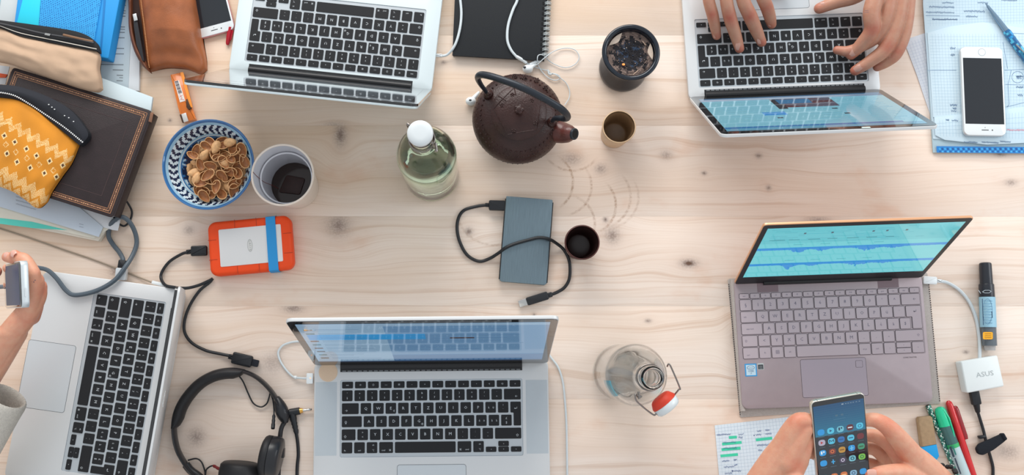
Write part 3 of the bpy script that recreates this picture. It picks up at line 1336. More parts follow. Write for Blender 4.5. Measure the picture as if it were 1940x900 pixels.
# the heap rests on an inner layer of shells nobody can count
hp = MB()
for k in range(130):
    a, r = rs.uniform(0, 2 * pi), .043 * sqrt(rs.random())
    x, y = r * cos(a) + .008, r * sin(a) - .002
    rr = sqrt(x * x + y * y)
    z0 = .010 + .047 * (rr / .0685) ** 2.1
    z = rs.uniform(z0, max(z0 + .001, .033))
    M = Matrix.Rotation(rs.uniform(0, 6), 3, 'Z') @ Matrix.Rotation(rs.uniform(-1, 1), 3, 'X')
    vs = []
    for j in range(1, 5):
        for i in range(8):
            vs.append(M @ Vector((.0095 * sin(pi * j / 5) * cos(pi * i / 4), .0066 * sin(pi * j / 5) * sin(pi * i / 4), -.003 * cos(pi * j / 5))))
    hp.loft([[tuple(v + Vector((x, y, z))) for v in vs[j * 8:j * 8 + 8]] for j in range(4)])
hpo = hp.build('nut_shell_layer', mat('shell outside', (0, 0, 0)), None, 60, (bc.x, bc.y, 0))
tag(hpo, 'lower layer of pistachio shells showing through the gaps of the heap', 'nut shells')
hpo['kind'] = 'stuff'


# ------------------------------------------------------------ paper cup with cold tea
def cup_lathe(name, label, cat, px, py, ztop, rtop, rbot, wall, m_out, m_in, fill=None, fill_m=None, lip=0, floor=.004, extra=None, tilt=0):
    c = W(px, py, ztop)
    o = thing(name, label, cat, (c.x, c.y, 0))
    mb = MB()
    H = ztop
    f = lambda z: rbot + (rtop - rbot) * z / H
    mb.m = 0
    out = [(.001, .0012), (f(0) - .003, .0012), (f(0) - .002, 0), (f(0), .0006)]
    for k in range(1, 8):
        out.append((f(H * k / 8), H * k / 8))
    if lip:
        out += [(f(H) - .0005, H - .005)]
        for k in range(9):
            a = -pi / 2 + 1.5 * pi * k / 8
            out.append((f(H) + lip * cos(a) , H - lip + lip * sin(a)))
    else:
        out += [(f(H), H - wall * .4), (f(H) - wall * .3, H), (f(H) - wall * .7, H)]
    mb.lathe(out, 64, cap0=True)
    mb.m = 1
    inn = [(f(H) - wall, H - wall * .4 - (lip if lip else 0))]
    for k in range(7, 0, -1):
        z = floor + (H - floor) * k / 8
        inn.append((f(z) - wall, z))
    inn += [(f(floor) - wall, floor + .002), (f(floor) - wall - .002, floor), (.001, floor)]
    mb.lathe(inn, 64, cap1=True)
    mb.build('cup_body', [m_out, m_in], o, 60)
    if fill:
        l = MB()
        l.lathe([(.001, fill), (f(fill) - wall - .0002, fill)], 64)
        l.add([( .001 * cos(a), .001 * sin(a), fill) for a in [pi * k / 6 for k in range(12)]], [tuple(range(12))])
        l.build('liquid', fill_m, o)
    return o


PAPERCUP = mat('cream paper cup', (226, 212, 200), .55, var=.03)
PAPERIN = mat('white cup lining', (216, 216, 222), .35)
TEA = mat('dark tea', (40, 20, 15), .12)
c1 = cup_lathe('paper_cup', 'cream paper cup with a little dark tea beside the patterned bowl', 'cup', 535, 331, .118, .0455, .0345, .0012, PAPERCUP, PAPERIN,
               .026, TEA, lip=.0016, floor=.010)
rg = MB()
rg.lathe([(.0395, .089), (.0382, .0885), (.0375, .087), (.0392, .086)], 64, .0, .0)
rg.build('stacking_ring', PAPERIN, c1, 60)
th_ = MB()
th_.tube(spline([(-.0437, .004, .1175), (-.0420, .001, .100), (-.036, -.004, .075), (-.031, -.004, .05), (-.024, -.006, .027)], 8), .0004, 6)
th_.build('teabag_thread', mat('red brown thread', (120, 44, 40), .7), c1)
tb = MB()
tb.slab(round_poly([(-.024, -.012), (.010, -.016), (.018, .010), (-.012, .016)], .004), .0250, .0285, .0012, 2)
tb.build('teabag', mat('soaked teabag', (50, 24, 19), .5, var=.2, vscale=200), c1)
sm = MB()
for k in range(6):
    a0, a1 = -2.05 + k * .055, -2.05 + (k + 1) * .055
    f = lambda z: .0345 + .011 * z / .118 + .0003
    sm.quad(*[(f(z) * cos(a), f(z) * sin(a), z) for a, z in ((a0, .082), (a1, .082), (a1, .096), (a0, .096))])
sm.build('printed_mark', mat('orange red print', (220, 92, 60), .5), c1)['label'] = 'orange red printed mark'

BEIGE = mat('pale glazed clay', (206, 174, 138), .4, var=.07, vscale=90, bump=.06)
BEIGEIN = mat('brownish clay glaze', (138, 108, 78), .35, var=.12, vscale=60)
cup_lathe('tea_cup', 'small beige clay cup, empty, to the right of the teapot spout', 'cup', 1173, 240, .062, .0262, .0212, .0028, BEIGE, BEIGEIN, floor=.006)
BRN = mat('dark red brown clay', (74, 36, 30), .35, var=.1, vscale=90)
BRNIN = mat('very dark brown glaze', (48, 28, 26), .3)
cup_lathe('tea_cup', 'small dark brown cup beside the grey drive', 'cup', 1103, 459, .060, .0270, .0215, .0030, BRN, BRNIN, floor=.006)


# ------------------------------------------------------------ incense burner (dark blue glazed, filled with ash)
def burner():
    c = W(1196, 98, .098)
    o = thing('incense_burner', 'waisted dark blue ceramic burner filled with ash at the top centre', 'burner', (c.x, c.y, 0))
    navy = mat('dark blue glaze', (14, 25, 37), .2, var=.15, vscale=30, coat=.2)
    mb = MB()
    prof = [(.001, .003), (.032, .003), (.035, 0), (.0380, .003), (.0390, .009), (.0375, .016), (.030, .032), (.0265, .047), (.0265, .058),
            (.033, .075), (.0405, .086), (.0425, .091)]
    for k in range(9):
        a = -pi / 3 + (pi / 3 + pi) * k / 8
        prof.append((.0408 + .0038 * cos(a), .0942 + .0038 * sin(a)))
    prof += [(.0370, .090), (.0365, .080), (.030, .070)]
    mb.lathe(prof, 72, cap0=True)
    mb.build('pot', navy, o, 60)
    ash = MB()
    n = 30
    rnd = random.Random(4)
    rings = []
    for j in range(n + 1):
        r = .0368 * j / n + .0004
        rings.append([(r * cos(2 * pi * k / 60), r * sin(2 * pi * k / 60),
                       .0835 + .0022 * noise.noise(Vector((r * cos(2 * pi * k / 60) * 110, r * sin(2 * pi * k / 60) * 110, 0)))
                       + .0014 * noise.noise(Vector((r * cos(2 * pi * k / 60) * 420, r * sin(2 * pi * k / 60) * 420, 3)))
                       - .003 * max(0, 1 - r / .02)) for k in range(60)])
    g0, g1, dk, bl = lin(128, 110, 102), lin(96, 82, 78), lin(36, 34, 38), lin(46, 62, 84)
    for j in range(n):
        for k in range(60):
            r = .0358 * (j + .5) / n
            a = 2 * pi * (k + .5) / 60
            x, y = r * cos(a), r * sin(a)
            v = noise.noise(Vector((x * 160, y * 160, 1))) + .4 * noise.noise(Vector((x * 600, y * 600, 1)))
            d = r / .029 + v * .55
            ash.c = g0 if d > .95 and v > -.1 else (g1 if d > .85 else (bl if v > .25 else dk))
            k2 = (k + 1) % 60
            ash.add([rings[j][k], rings[j + 1][k], rings[j + 1][k2], rings[j][k2]], [(0, 1, 2, 3)])
    ao = ash.build('ash_bed', attr_mat('rough ash', .95, bump=.5, bscale=900), o, 0)
    rk = MB()
    for _ in range(70):
        a, r = rnd.uniform(0, 2 * pi), .030 * sqrt(rnd.random())
        s = rnd.uniform(.0004, .0013)
        rk.c = rnd.choice([dk, dk, bl, g0, lin(180, 164, 150)])
        rk.ball((r * cos(a), r * sin(a), .0835 + s * .6), s, 1, rnd.uniform(.6, 1), .7, 6, 4)
    z = rk.build('charcoal_crumbs', attr_mat('rough ash', .95), o, 60)
    z['kind'] = 'stuff'
    st = MB()
    for (x, y, L, an) in ((.004, -.033, .010, .7), (.024, .014, .008, 2.2)):
        st.tube([(x, y, .0865), (x + L * cos(an), y + L * sin(an), .087)], .0008, 6)
    st.build('stick_stub', mat('burnt stick', (186, 160, 140), .7), o)
    for a0, a1, dep in ((110, 158, .0085), (-16, 28, .0075)):
        P = []
        for k in range(9):
            t = radians(a0 + (a1 - a0) * k / 8)
            P.append((.0352 * cos(t), .0352 * sin(t)))
        for k in range(1, 8):
            t = radians(a1 + (a0 - a1) * k / 8)
            q = .0352 - dep * sin(pi * k / 8) - .0008
            P.append((q * cos(t), q * sin(t)))
        p = MB()
        p.slab(P, .0850, .0882, .0002, 1)
        p.build('ash_flake', mat('pale ash flake', (206, 188, 172), .9, var=.15, vscale=900), o)
    e = MB()
    e.ball((-.0105, -.0165, .0862), .0020, 1.2, .9, .6, 8, 6)
    e.build('ember', mat('glowing ember', (255, 140, 70), .5, emit=1.0), o)['label'] = 'small glowing orange ember'


burner()


# ------------------------------------------------------------ cast iron teapot
def teapot():
    c = W(981, 224, .055)
    o = thing('teapot', 'dark brown cast iron teapot with a black arched handle in the centre', 'teapot', (c.x, c.y, 0))
    iron = mat('rust brown cast iron', (50, 27, 24), .36, 0, var=.25, vscale=45, bump=.5, bscale=380, spec=.45)
    mb = MB()
    prof = [(.001, .004), (.036, .004), (.038, 0), (.042, .002), (.048, .008)]
    for k in range(1, 19):
        a = -1.02 + (1.02 + 1.10) * k / 18
        prof.append((.0712 * cos(a) ** .92, .050 + .045 * sin(a)))
    prof += [(.0345, .0905), (.0340, .0895), (.0345, .0885)]
    mb.lathe(prof, 96, cap0=True)
    body = mb.build('body', iron, o, 50)
    # raised pellets on the shoulders
    pel = MB()
    for ring, (rr, zz, n) in enumerate(((.0678, .062, 54), (.064, .070, 50), (.0585, .0775, 46), (.0698, .052, 56), (.0693, .042, 56))):
        for k in range(n):
            a = 2 * pi * (k + .5 * (ring % 2)) / n
            pel.ball((rr * cos(a), rr * sin(a), zz), .0017, 1, 1, .9, 6, 4)
    q = pel.build('pellet_relief', iron, body, 60)
    q['kind'] = 'stuff'
    lid = MB()
    lp = [(.0345, .0895), (.0420, .0898), (.0428, .0912), (.0415, .0925), (.036, .0955), (.028, .0985), (.018, .1005), (.008, .1015), (.001, .1015)]
    lid.lathe(lp, 72, cap1=True)
    lo = lid.build('lid', iron, o, 50)

    def zl(r):
        for (r0, z0), (r1, z1) in zip(lp[3:], lp[4:]):
            if r1 <= r <= r0:
                return z0 + (z1 - z0) * (r0 - r) / (r0 - r1)
        return .0925
    # facet lines on the lid
    rid = MB()
    star = [(.039, a) for a in (100, 172, 244, 316, 28)]
    for i in range(5):
        (r0, a0), (r1, a1) = star[i], star[(i + 1) % 5]
        p0 = Vector((r0 * cos(radians(a0)), r0 * sin(radians(a0))))
        p1 = Vector((r1 * cos(radians(a1)), r1 * sin(radians(a1))))
        L = [p0.lerp(p1, t / 10) for t in range(11)]
        rid.tube([(p.x, p.y, zl(p.length) + .0002) for p in L], .0009, 5)
    for k in (100, 140):
        L = [(.040 * (1 - t * .35) * cos(radians(k)), .040 * (1 - t * .35) * sin(radians(k))) for t in (0, .5, 1)]
        rid.tube([(x, y, zl(sqrt(x * x + y * y)) + .0002) for x, y in L], .0009, 5)
    rid.build('relief_line', iron, lo, 60)
    fl = []
    for (r, a) in ((.027, 158), (.026, 42), (.028, 110), (.030, 255), (.030, 325)):
        x, y = r * cos(radians(a)), r * sin(radians(a))
        f = MB()
        for k in range(5):
            b = 2 * pi * k / 5 + .3
            f.ball((x + .0024 * cos(b), y + .0024 * sin(b), zl(r)), .0015, 1, 1, .8, 8, 5)
        f.ball((x, y, zl(r)), .0013, 1, 1, 1, 8, 5)
        f.build('flower_relief', iron, lo, 60)
    for (a, rr, zz) in ((80, .058, .080), (62, .062, .0765), (45, .060, .0785), (95, .061, .0775), (112, .058, .080)):
        x, y = rr * cos(radians(a)), rr * sin(radians(a))
        f = MB()
        for k in range(6):
            b = 2 * pi * k / 6
            f.ball((x + .003 * cos(b), y + .003 * sin(b), zz - .0006 + .0010 * sin(b)), .0015, 1, 1, .9, 8, 5)
        f.ball((x, y, zz), .0013, 1, 1, 1, 8, 5)
        f.build('flower_relief', iron, body, 60)
    kn = MB()
    kn.lathe([(.0055, .1000), (.0045, .104), (.0040, .107), (.0065, .110), (.0070, .1125), (.0045, .1150), (.001, .1155)], 24, cap1=True)
    for k in range(5):
        b = 2 * pi * k / 5
        kn.ball((.0050 * cos(b), .0050 * sin(b), .1128), .0030, 1, 1, .8, 10, 6)
    kn.build('knob', iron, lo, 60)
    # handle: a forged hoop between two lugs
    A = W(925, 178, .084) - Vector((c.x, c.y, 0))
    B = W(1045, 231, .084) - Vector((c.x, c.y, 0))
    D = B - A
    lugs = []
    for P in (A, B):
        lg = MB()
        lg.ball((P.x, P.y, .080), .0085, 1, 1, 1.1, 14, 8)
        lg.ball((P.x, P.y, .0885), .0045, 1, 1, 1, 12, 7)
        lg.build('handle_lug', iron, o, 60)
    def H(t, z):
        q = A + D * t
        return (q.x, q.y, z)
    hp_ = [H(-.01, .083), H(-.06, .100), H(-.12, .120), H(-.16, .142), H(-.155, .160), H(-.10, .176), H(.0, .186), H(.15, .194), H(.35, .200),
           H(.55, .201), H(.75, .197), H(.95, .189), H(1.08, .179), H(1.16, .165), H(1.19, .150), H(1.16, .136), H(1.09, .126), H(1.03, .112), H(1.01, .095), H(1.0, .084)]
    hb = MB()
    sp = spline(hp_, 6)
    n = len(sp)
    rr = [.0026 + .0026 * min(1, 4.2 * min(i, n - 1 - i) / n) for i in range(n)]
    hb.tube(sp, rr, 14)
    hb.build('handle', mat('black forged iron', (38, 44, 52), .38, .3, bump=.08, bscale=300), o, 60)
    # spout
    tip = W(1088, 254, .083) - Vector((c.x, c.y, 0))
    d2 = Vector((tip.x, tip.y)).normalized()
    root_ = Vector((d2.x * .048, d2.y * .048, .052))
    mid = Vector((d2.x * .074, d2.y * .074, .066))
    spm = mat('red brown iron spout', (84, 38, 32), .4, 0, var=.2, vscale=60, bump=.3, bscale=500, coat=.2)
    s = MB()
    L = spline([root_, mid, Vector((tip.x * .93, tip.y * .93, .0775)), tip], 6)
    s.tube(L, [.0200 - .0112 * min(1, (i / (len(L) - 1)) * 1.05) ** 1.1 for i in range(len(L))], 20, True)
    s.build('spout', spm, o, 60)
    tdir = (L[-1] - L[-2]).normalized()
    r2 = MB()
    r2.rod(L[-1] - tdir * .003, L[-1] + tdir * .0015, [(0, .0088), (.5, .0094), (1, .0088), (1, .0062), (.6, .0060)], 20)
    r2.build('spout_rim', mat('black forged iron', (0, 0, 0)), o, 50)
    r3 = MB()
    r3.rod(L[-1] + tdir * .0013, L[-1] + tdir * .0017, [(0, .0060), (1, .0060)], 18)
    r3.build('spout_opening', mat('dark spout hole', (12, 9, 9), .8), o, 50)


teapot()


# ------------------------------------------------------------ swing-top bottles
def glass_mat(name, rgb):
    if name in MATS:
        return MATS[name]
    m = bpy.data.materials.new(name)
    m.use_nodes = True
    nt = m.node_tree
    for n in list(nt.nodes):
        if n.type != 'OUTPUT_MATERIAL':
            nt.nodes.remove(n)
    out = [n for n in nt.nodes if n.type == 'OUTPUT_MATERIAL'][0]
    b = nt.nodes.new('ShaderNodeBsdfPrincipled')
    b.inputs['Base Color'].default_value = lin(*rgb)
    b.inputs['Roughness'].default_value = .0
    b.inputs['IOR'].default_value = 1.36
    b.inputs['Transmission Weight'].default_value = 1.0
    nt.links.new(b.outputs[0], out.inputs[0])
    MATS[name] = m
    return m


def bottle(label, px, py, ztop, material, water=None, water_m=None, wr=.0435):
    c = W(px, py, ztop)
    o = thing('swing_top_bottle', label, 'bottle', (c.x, c.y, 0))
    k = ztop / .300
    P = [(.001, .006), (.020, .005), (.034, .0012), (.038, .0), (.0415, .002), (wr, .007), (wr, .020), (wr - .0006, .022), (wr, .024),
         (wr, .150), (wr - .0008, .170), (.0385, .190), (.0310, .208), (.0225, .224), (.0165, .240), (.0142, .256), (.0140, .270),
         (.0160, .274), (.0170, .279), (.0160, .284), (.0150, .288), (.0158, .294), (.0150, .299), (.0130, .300)]
    out = [(r, z * k) for r, z in spline2(P)]
    th = .0024
    I = [(.0105, .2985), (.0100, .285), (.0105, .256), (.0128, .240), (.0188, .224), (.0275, .207), (.0350, .189), (wr - .0042, .168),
         (wr - th, .150), (wr - th, .020), (wr - .0055, .010), (.030, .008), (.012, .012), (.001, .013)]
    inn = [(r, z * k) for r, z in spline2(I)]
    mb = MB()
    mb.lathe(out + inn, 72, cap0=True, cap1=True)
    mb.build('glass', material, o, 80)
    if water:
        wm = MB()
        pr = []
        zc = [p for p in I if p[1] * k < water][::-1]
        for r, z in zc:
            pr.append((max(.0005, r - .0003), z * k + .0003))
        r_at = None
        for (r0, z0), (r1, z1) in zip(I[::-1], I[::-1][1:]):
            if z0 * k <= water <= z1 * k:
                r_at = r0 + (r1 - r0) * (water - z0 * k) / ((z1 - z0) * k)
        pr.append((r_at - .0003, water))
        wm.lathe(pr, 60, cap0=True, cap1=True)
        wm.build('water', water_m, o, 60)
    return o, k


def spline2(P, n=3):
    return [(max(.0008, p[0]), p[1]) for p in spline([Vector((r, z)) for r, z in P], n)]


WIRE = mat('grey steel wire', (140, 134, 130), .25, 1.0)
GREEN = glass_mat('pale green bottle glass', (234, 245, 228))
CLEAR = glass_mat('clear bottle glass', (250, 252, 252))
WATER = glass_mat('clear water', (246, 250, 246))
b1, k1 = bottle('pale green glass bottle closed with a white stopper left of the teapot', 797, 256, .302, GREEN, .20, WATER)
zt = .302
cap = MB()
cap.lathe([(.0118, zt - .001), (.0140, zt + .001), (.0165, zt + .003), (.0172, zt + .010), (.0166, zt + .0135), (.0145, zt + .0155), (.008, zt + .0162), (.001, zt + .0163)], 40, cap0=True, cap1=True)
cap.build('stopper', mat('white porcelain', (212, 218, 220), .22, coat=.3), b1, 60)
wr_ = MB()
dirv = Vector((cos(radians(-38)), sin(radians(-38)), 0))
per = Vector((-dirv.y, dirv.x, 0))
P = [dirv * -.0215 + Vector((0, 0, zt + .008)), dirv * -.018 + Vector((0, 0, zt + .0085)), dirv * .018 + Vector((0, 0, zt + .0085)), dirv * .0215 + Vector((0, 0, zt + .008))]
wr_.tube([P[0], P[1]], .0022, 8)
wr_.tube([P[2], P[3]], .0016, 8)
wr_.tube(spline([P[3], dirv * .024 + Vector((0, 0, zt - .004)), dirv * .0245 + Vector((0, 0, zt - .016)), dirv * .019 + Vector((0, 0, zt - .024))], 6), .0011, 8)
wr_.tube(spline([P[0], dirv * -.023 + Vector((0, 0, zt - .004)), dirv * -.0225 + Vector((0, 0, zt - .014)), dirv * -.0185 + Vector((0, 0, zt - .024))], 6), .0011, 8)
ring = [Vector((.0172 * cos(a), .0172 * sin(a), zt - .024)) for a in [2 * pi * i / 32 for i in range(33)]]
wr_.tube(ring, .0011, 8)
wr_.tube([dirv * .020 + per * .005 + Vector((0, 0, zt - .012)), dirv * .028 - per * .003 + Vector((0, 0, zt - .012))], .0022, 8)
wr_.build('wire_clasp', WIRE, b1, 60)

b2, k2 = bottle('open clear glass bottle with its red sealed stopper hanging at the side', 1236, 716, .296, CLEAR)
zt = .296
SW = Vector((b2.location.x, b2.location.y, 0))
lp = lambda px, py, z: W(px, py, z) - SW
w2 = MB()
ring = [Vector((.0168 * cos(a), .0168 * sin(a), zt - .020)) for a in [2 * pi * i / 32 for i in range(33)]]
w2.tube(ring, .0010, 8)
# two wire arms and the loop that carries the stopper
PA, PB = lp(1208, 752, .276), lp(1264, 694, .276)
w2.tube(spline([PA, lp(1204, 747, .283), lp(1205, 758, .280), lp(1218, 771, .272), lp(1238, 786, .262), lp(1243, 784, .262), lp(1247, 786, .260)], 6), .0011, 8)
w2.tube(spline([PB, lp(1268, 690, .283), lp(1276, 706, .276), lp(1288, 735, .268), lp(1286, 738, .266), lp(1278, 748, .260)], 6), .0011, 8)
w2.tube([lp(1210, 742, .279), lp(1211, 756, .279)], .0016, 8)
w2.tube([lp(1205, 748, .279), lp(1216, 752, .279)], .0014, 8)
w2.build('wire_clasp', WIRE, b2, 60)
S0, S1 = lp(1249, 752, .258), lp(1269, 776, .258)
ax = (S1 - S0)
sr = MB()
sr.rod(S0, S0 + ax * .50, [(0, .0120), (.15, .0142), (.8, .0180), (1, .0176)], 28)
sr.build('seal', mat('red rubber seal', (206, 58, 34), .5), b2, 40)['label'] = 'red rubber seal'
sc = MB()
sc.rod(S0 + ax * .50, S0 + ax * 1.02, [(0, .0172), (.1, .0180), (.7, .0172), (.92, .0150), (1, .012)], 28)
sc.build('stopper', mat('white porcelain', (0, 0, 0)), b2, 50)
# embossed filling scale and turquoise label remnant low on the glass
sc = MB()
for i in range(9):
    z = .035 + i * .0085
    a0, a1 = radians(176), radians(176 + (9 if i % 2 else 15))
    for q in range(3):
        u0, u1 = a0 + (a1 - a0) * q / 3, a0 + (a1 - a0) * (q + 1) / 3
        r = .0437
        sc.quad((r * cos(u0), r * sin(u0), z), (r * cos(u1), r * sin(u1), z), (r * cos(u1), r * sin(u1), z + .0011), (r * cos(u0), r * sin(u0), z + .0011))
sc.build('scale_marks', mat('amber scale print', (206, 158, 118), .5), b2, 0)
lb = MB()
n = 8
for q in range(n):
    a0, a1 = radians(190 + 34 * q / n), radians(190 + 34 * (q + 1) / n)
    r0, z0, r1, z1 = .0434, .140, .0400, .190
    lb.quad((r0 * cos(a0), r0 * sin(a0), z0), (r0 * cos(a1), r0 * sin(a1), z0), (r1 * cos(a1), r1 * sin(a1), z1), (r1 * cos(a0), r1 * sin(a0), z1))
lb.build('label_remnant', mat('turquoise film', (40, 182, 206), .4, alpha=.75), b2, 0)['label'] = 'turquoise label remnant'


# ------------------------------------------------------------ orange rugged drive
def rig(px, py, px2, py2, z=0.0):
    """frame with its x axis from the first pixel to the second"""
    a, b = W(px, py, z), W(px2, py2, z)
    return a, math.atan2(b.y - a.y, b.x - a.x), (b - a).length


a, an, _ = rig(396, 475, 556, 460, .012)
ctr = W(475.5, 466, .018)
dr = thing('external_drive', 'orange rubber cased drive with a blue elastic band', 'hard drive', (ctr.x, ctr.y, 0), an)
OR = mat('orange rubber', (236, 72, 10), .55, bump=.05, bscale=900)
hw_, hh_ = .0655, .0430
mb = MB()
mb.slab(rrect(-hw_, -hh_, hw_, hh_, .013, 6), .0004, .0240, .006, 4)
mb.build('rubber_case', OR, dr, 50)
gr = MB()
for x in (-.022, .012):
    for s in (-1, 1):
        gr.box(x - .0004, s * .0365 - .0066, .0235, x + .0004, s * .0365 + .0066, .0243)
for y in (-.017, .014):
    for s in (-1, 1):
        gr.box(s * .0590 - .0066, y - .0004, .0235, s * .0590 + .0066, y + .0004, .0243)
gr.build('moulded_seam', mat('shaded orange groove', (176, 58, 22), .6), dr, 0)
MB().slab(rrect(-.0480, -.0295, .0500, .0295, .002, 3), .0225, .0249, .0006, 2).build('metal_plate', mat('pale anodised plate', (222, 222, 222), .5, .2), dr)
lg = MB()
lg.c = lin(150, 152, 152)
E1 = [(.0040 * cos(q * pi / 10), .0100 * sin(q * pi / 10)) for q in range(20)]
lg.add([(x, y, .0250) for x, y in E1], [tuple(range(20))])
lg.c = lin(214, 214, 212)
lg.add([(x * .86, y * .93, .02503) for x, y in E1], [tuple(range(20))])
lg.c = lin(130, 132, 132)
for i, ch in enumerate('LACIE'):
    letter(lg, ch, 0, .0066 - i * .0034, .02508, .0044, -pi / 2 + .0)
lg.build('oval_badge', PRINT, dr, 0)
bd = MB()
bz = [(.0290, -.0437), (.0290, .0437)]
path = [(0, -.0440, .002), (0, -.0445, .012), (0, -.0428, .0225), (0, -.0380, .0256), (0, 0, .0262), (0, .0380, .0256), (0, .0428, .0225), (0, .0445, .012), (0, .0440, .002)]
SPn = spline([Vector(p) for p in path], 5)
bd.loft([[(.0270 + dx, p.y, p.z + dz) for dx, dz in ((0, 0), (.0150, 0), (.0150, -.0012), (0, -.0012))] for p in SPn], True, True)
bd.build('elastic_band', mat('blue elastic', (40, 146, 212), .65, bump=.1, bscale=1200), dr, 30)['label'] = 'blue elastic band'

# its two-headed black cable
cb = thing('usb_cable', 'black cable plugged into the orange drive, curling down to a free plug', 'cable', (W(392, 476).x, W(392, 476).y, 0))
plug(cb, 'drive_plug', (362, 476, .011), (393, 475, .011), .0165, .0100, RUBBER, .003)
plug(cb, 'strain_relief', (353, 478, .009), (364, 476.5, .009), .0075, .0060, RUBBER, .002)
cable('cord', '', [(357, 478, .008), (345, 481, .006), (322, 495, .004), (308, 513, .004), (305, 527, .006), (313, 540, .017), (328, 544, .021), (352, 546, .012), (375, 541, .006),
                   (396, 532, .005), (403, 528, .005)], .00245, RUBBER, parent=cb)
cable('cord', '', [(403, 528, .005), (397, 535, .004), (378, 551, .004), (360, 578, .004), (350, 606, .004), (350, 630, .004), (364, 650, .004), (390, 664, .004), (415, 670, .004),
                   (440, 675, .006)], .0024, RUBBER, parent=cb)
plug(cb, 'usb_plug', (440, 677, .0055), (478, 686, .0055), .0185, .0090, RUBBER, .003)
plug(cb, 'strain_relief', (433, 675, .0055), (443, 677.5, .0055), .0080, .0060, RUBBER, .002)
plug(cb, 'plug_tip', (476, 686, .0055), (490, 689.5, .0055), .0110, .0045, mat('dark metal plug', (44, 46, 52), .3, .8), .0005)

# ------------------------------------------------------------ grey aluminium drive
a, an, _ = rig(952.5, 452, 1042, 458, .012)
ctr = W(997, 455.5, .014)
gd = thing('external_drive', 'brushed grey slim drive crossed by its black cable', 'hard drive', (ctr.x, ctr.y, 0), an - .015)
MB().slab([(-.0385, -.0640), (.0385, -.0640), (.0385, .0640), (-.0385, .0640)], .0004, .0135, .001, 2).build('drive_frame', HINGE, gd)
gs = MB()
P = [(-.0370, -.0655), (-.0340, -.0680), (.0340, -.0680), (.0370, -.0655), (.0370, .0665), (.0355, .0680), (-.0365, .0680), (-.0370, .0665)]
gs.slab(P, .0010, .0150, .0012, 2)
gs.build('metal_shell', mat('brushed blue grey aluminium', (112, 130, 140), .38, .6, var=.12, vscale=60, stretch=(26, .6, 1), bump=.15, bscale=140), gd)
gc = thing('usb_cable', 'black cable from the grey drive lying across it, bare plug end', 'cable', (W(950, 390).x, W(950, 390).y, 0))
plug(gc, 'drive_plug', (926, 389, .008), (957, 390, .008), .0160, .0095, RUBBER, .0015)
plug(gc, 'strain_relief', (919, 388.5, .008), (928, 389, .008), .0065, .0055, RUBBER, .0015)
cable('cord', '', [(921, 388.5, .008), (903, 391, .004), (880, 398, .0035), (869, 412, .0035), (866, 433, .0035), (871, 458, .0035), (885, 483, .0035), (907, 495, .0035), (927, 490, .004),
                   (945, 479, .011), (957, 470, .018), (975, 462, .019), (1003, 454, .019), (1022, 450, .0195), (1040, 453, .0185), (1054, 461, .010), (1068, 473, .004), (1077, 490, .004),
                   (1080, 508, .004), (1078, 530, .004), (1069, 545, .004), (1055, 554, .004), (1042, 559, .0065)], .0026, RUBBER, parent=gc)
plug(gc, 'strain_relief', (1035, 561, .006), (1046, 557.5, .006), .0080, .0065, RUBBER, .0015)
plug(gc, 'usb_plug', (998, 572, .006), (1038, 559.5, .006), .0130, .0085, RUBBER, .0015)
plug(gc, 'plug_tip', (983, 576.5, .006), (999, 571.5, .006), .0108, .0045, STEEL, .0005)


def pslab(root, name, poly, z0, z1, material, bev=.0004, r=.0, smooth=35, extra=None):
    """prism whose top outline is measured at its own height z1"""
    o = Vector(root.location) if root is not None else Vector((0, 0, 0))
    P = [(W(a, b, z1).x - o.x, W(a, b, z1).y - o.y) for a, b in poly]
    if r:
        P = round_poly(P, r)
    mb = MB()
    mb.slab(P, z0, z1, bev, 2)
    return mb.build(name, material, root, smooth)


def flat(mb, poly, z, o, col):
    mb.c = lin(*col)
    P = wpts(poly, z)
    mb.add([(p.x - o.x, p.y - o.y, z) for p in P], [tuple(range(len(P)))])


def stroke(mb, pts, z, o, w, col):
    """flat ink line through pixel points"""
    mb.c = lin(*col)
    P = [W(a, b, z) for a, b in pts]
    for a, b in zip(P, P[1:]):
        d = (b - a)
        if d.length < 1e-7:
            continue
        n = Vector((-d.y, d.x, 0)).normalized() * (w / 2)
        mb.add([tuple(q - o) for q in (a - n, b - n, b + n, a + n)], [(0, 1, 2, 3)])


def scrawl(mb, x, y, L, h, ang, z, o, col, rnd, w=.0005):
    """illegible handwriting: one wavy pen line"""
    c, s = cos(ang), sin(ang)
    n = max(3, int(L / 2.6))
    pts = []
    for i in range(n * 2 + 1):
        t = i / (n * 2) * L
        v = (h / 2 if i % 2 else -h / 2) * rnd.uniform(.3, 1)
        pts.append((x + t * c - v * s, y + t * s + v * c))
    stroke(mb, pts, z, o, w, col)


def grid_lines(mb, quad_, z, o, step, col, w=.00025):
    """ruled squares on a sheet given by its four pixel corners (TL, TR, BR, BL)"""
    A, B, C, D = [W(a, b, z) - o for a, b in quad_]
    mb.c = lin(*col)
    nu, nv = int((B - A).length / step), int((D - A).length / step)
    for i in range(1, nu):
        p, q = A.lerp(B, i / nu), D.lerp(C, i / nu)
        n = (B - A).normalized() * w / 2
        mb.add([tuple(v) for v in (p - n, p + n, q + n, q - n)], [(0, 1, 2, 3)])
    for i in range(1, nv):
        p, q = A.lerp(D, i / nv), B.lerp(C, i / nv)
        n = (D - A).normalized() * w / 2
        mb.add([tuple(v) for v in (p - n, p + n, q + n, q - n)], [(0, 1, 2, 3)])


def at0(px, py):
    p = W(px, py, 0)
    return (p.x, p.y, 0)


# ------------------------------------------------------------ pile at the upper left
PAPER = mat('white paper', (214, 218, 222), .8, var=.02, vscale=20)
PAPERB = mat('bluish white paper', (196, 208, 220), .8, var=.03, vscale=15)
CREAM = mat('cream page edge', (212, 204, 190), .8)
rnd = random.Random(21)

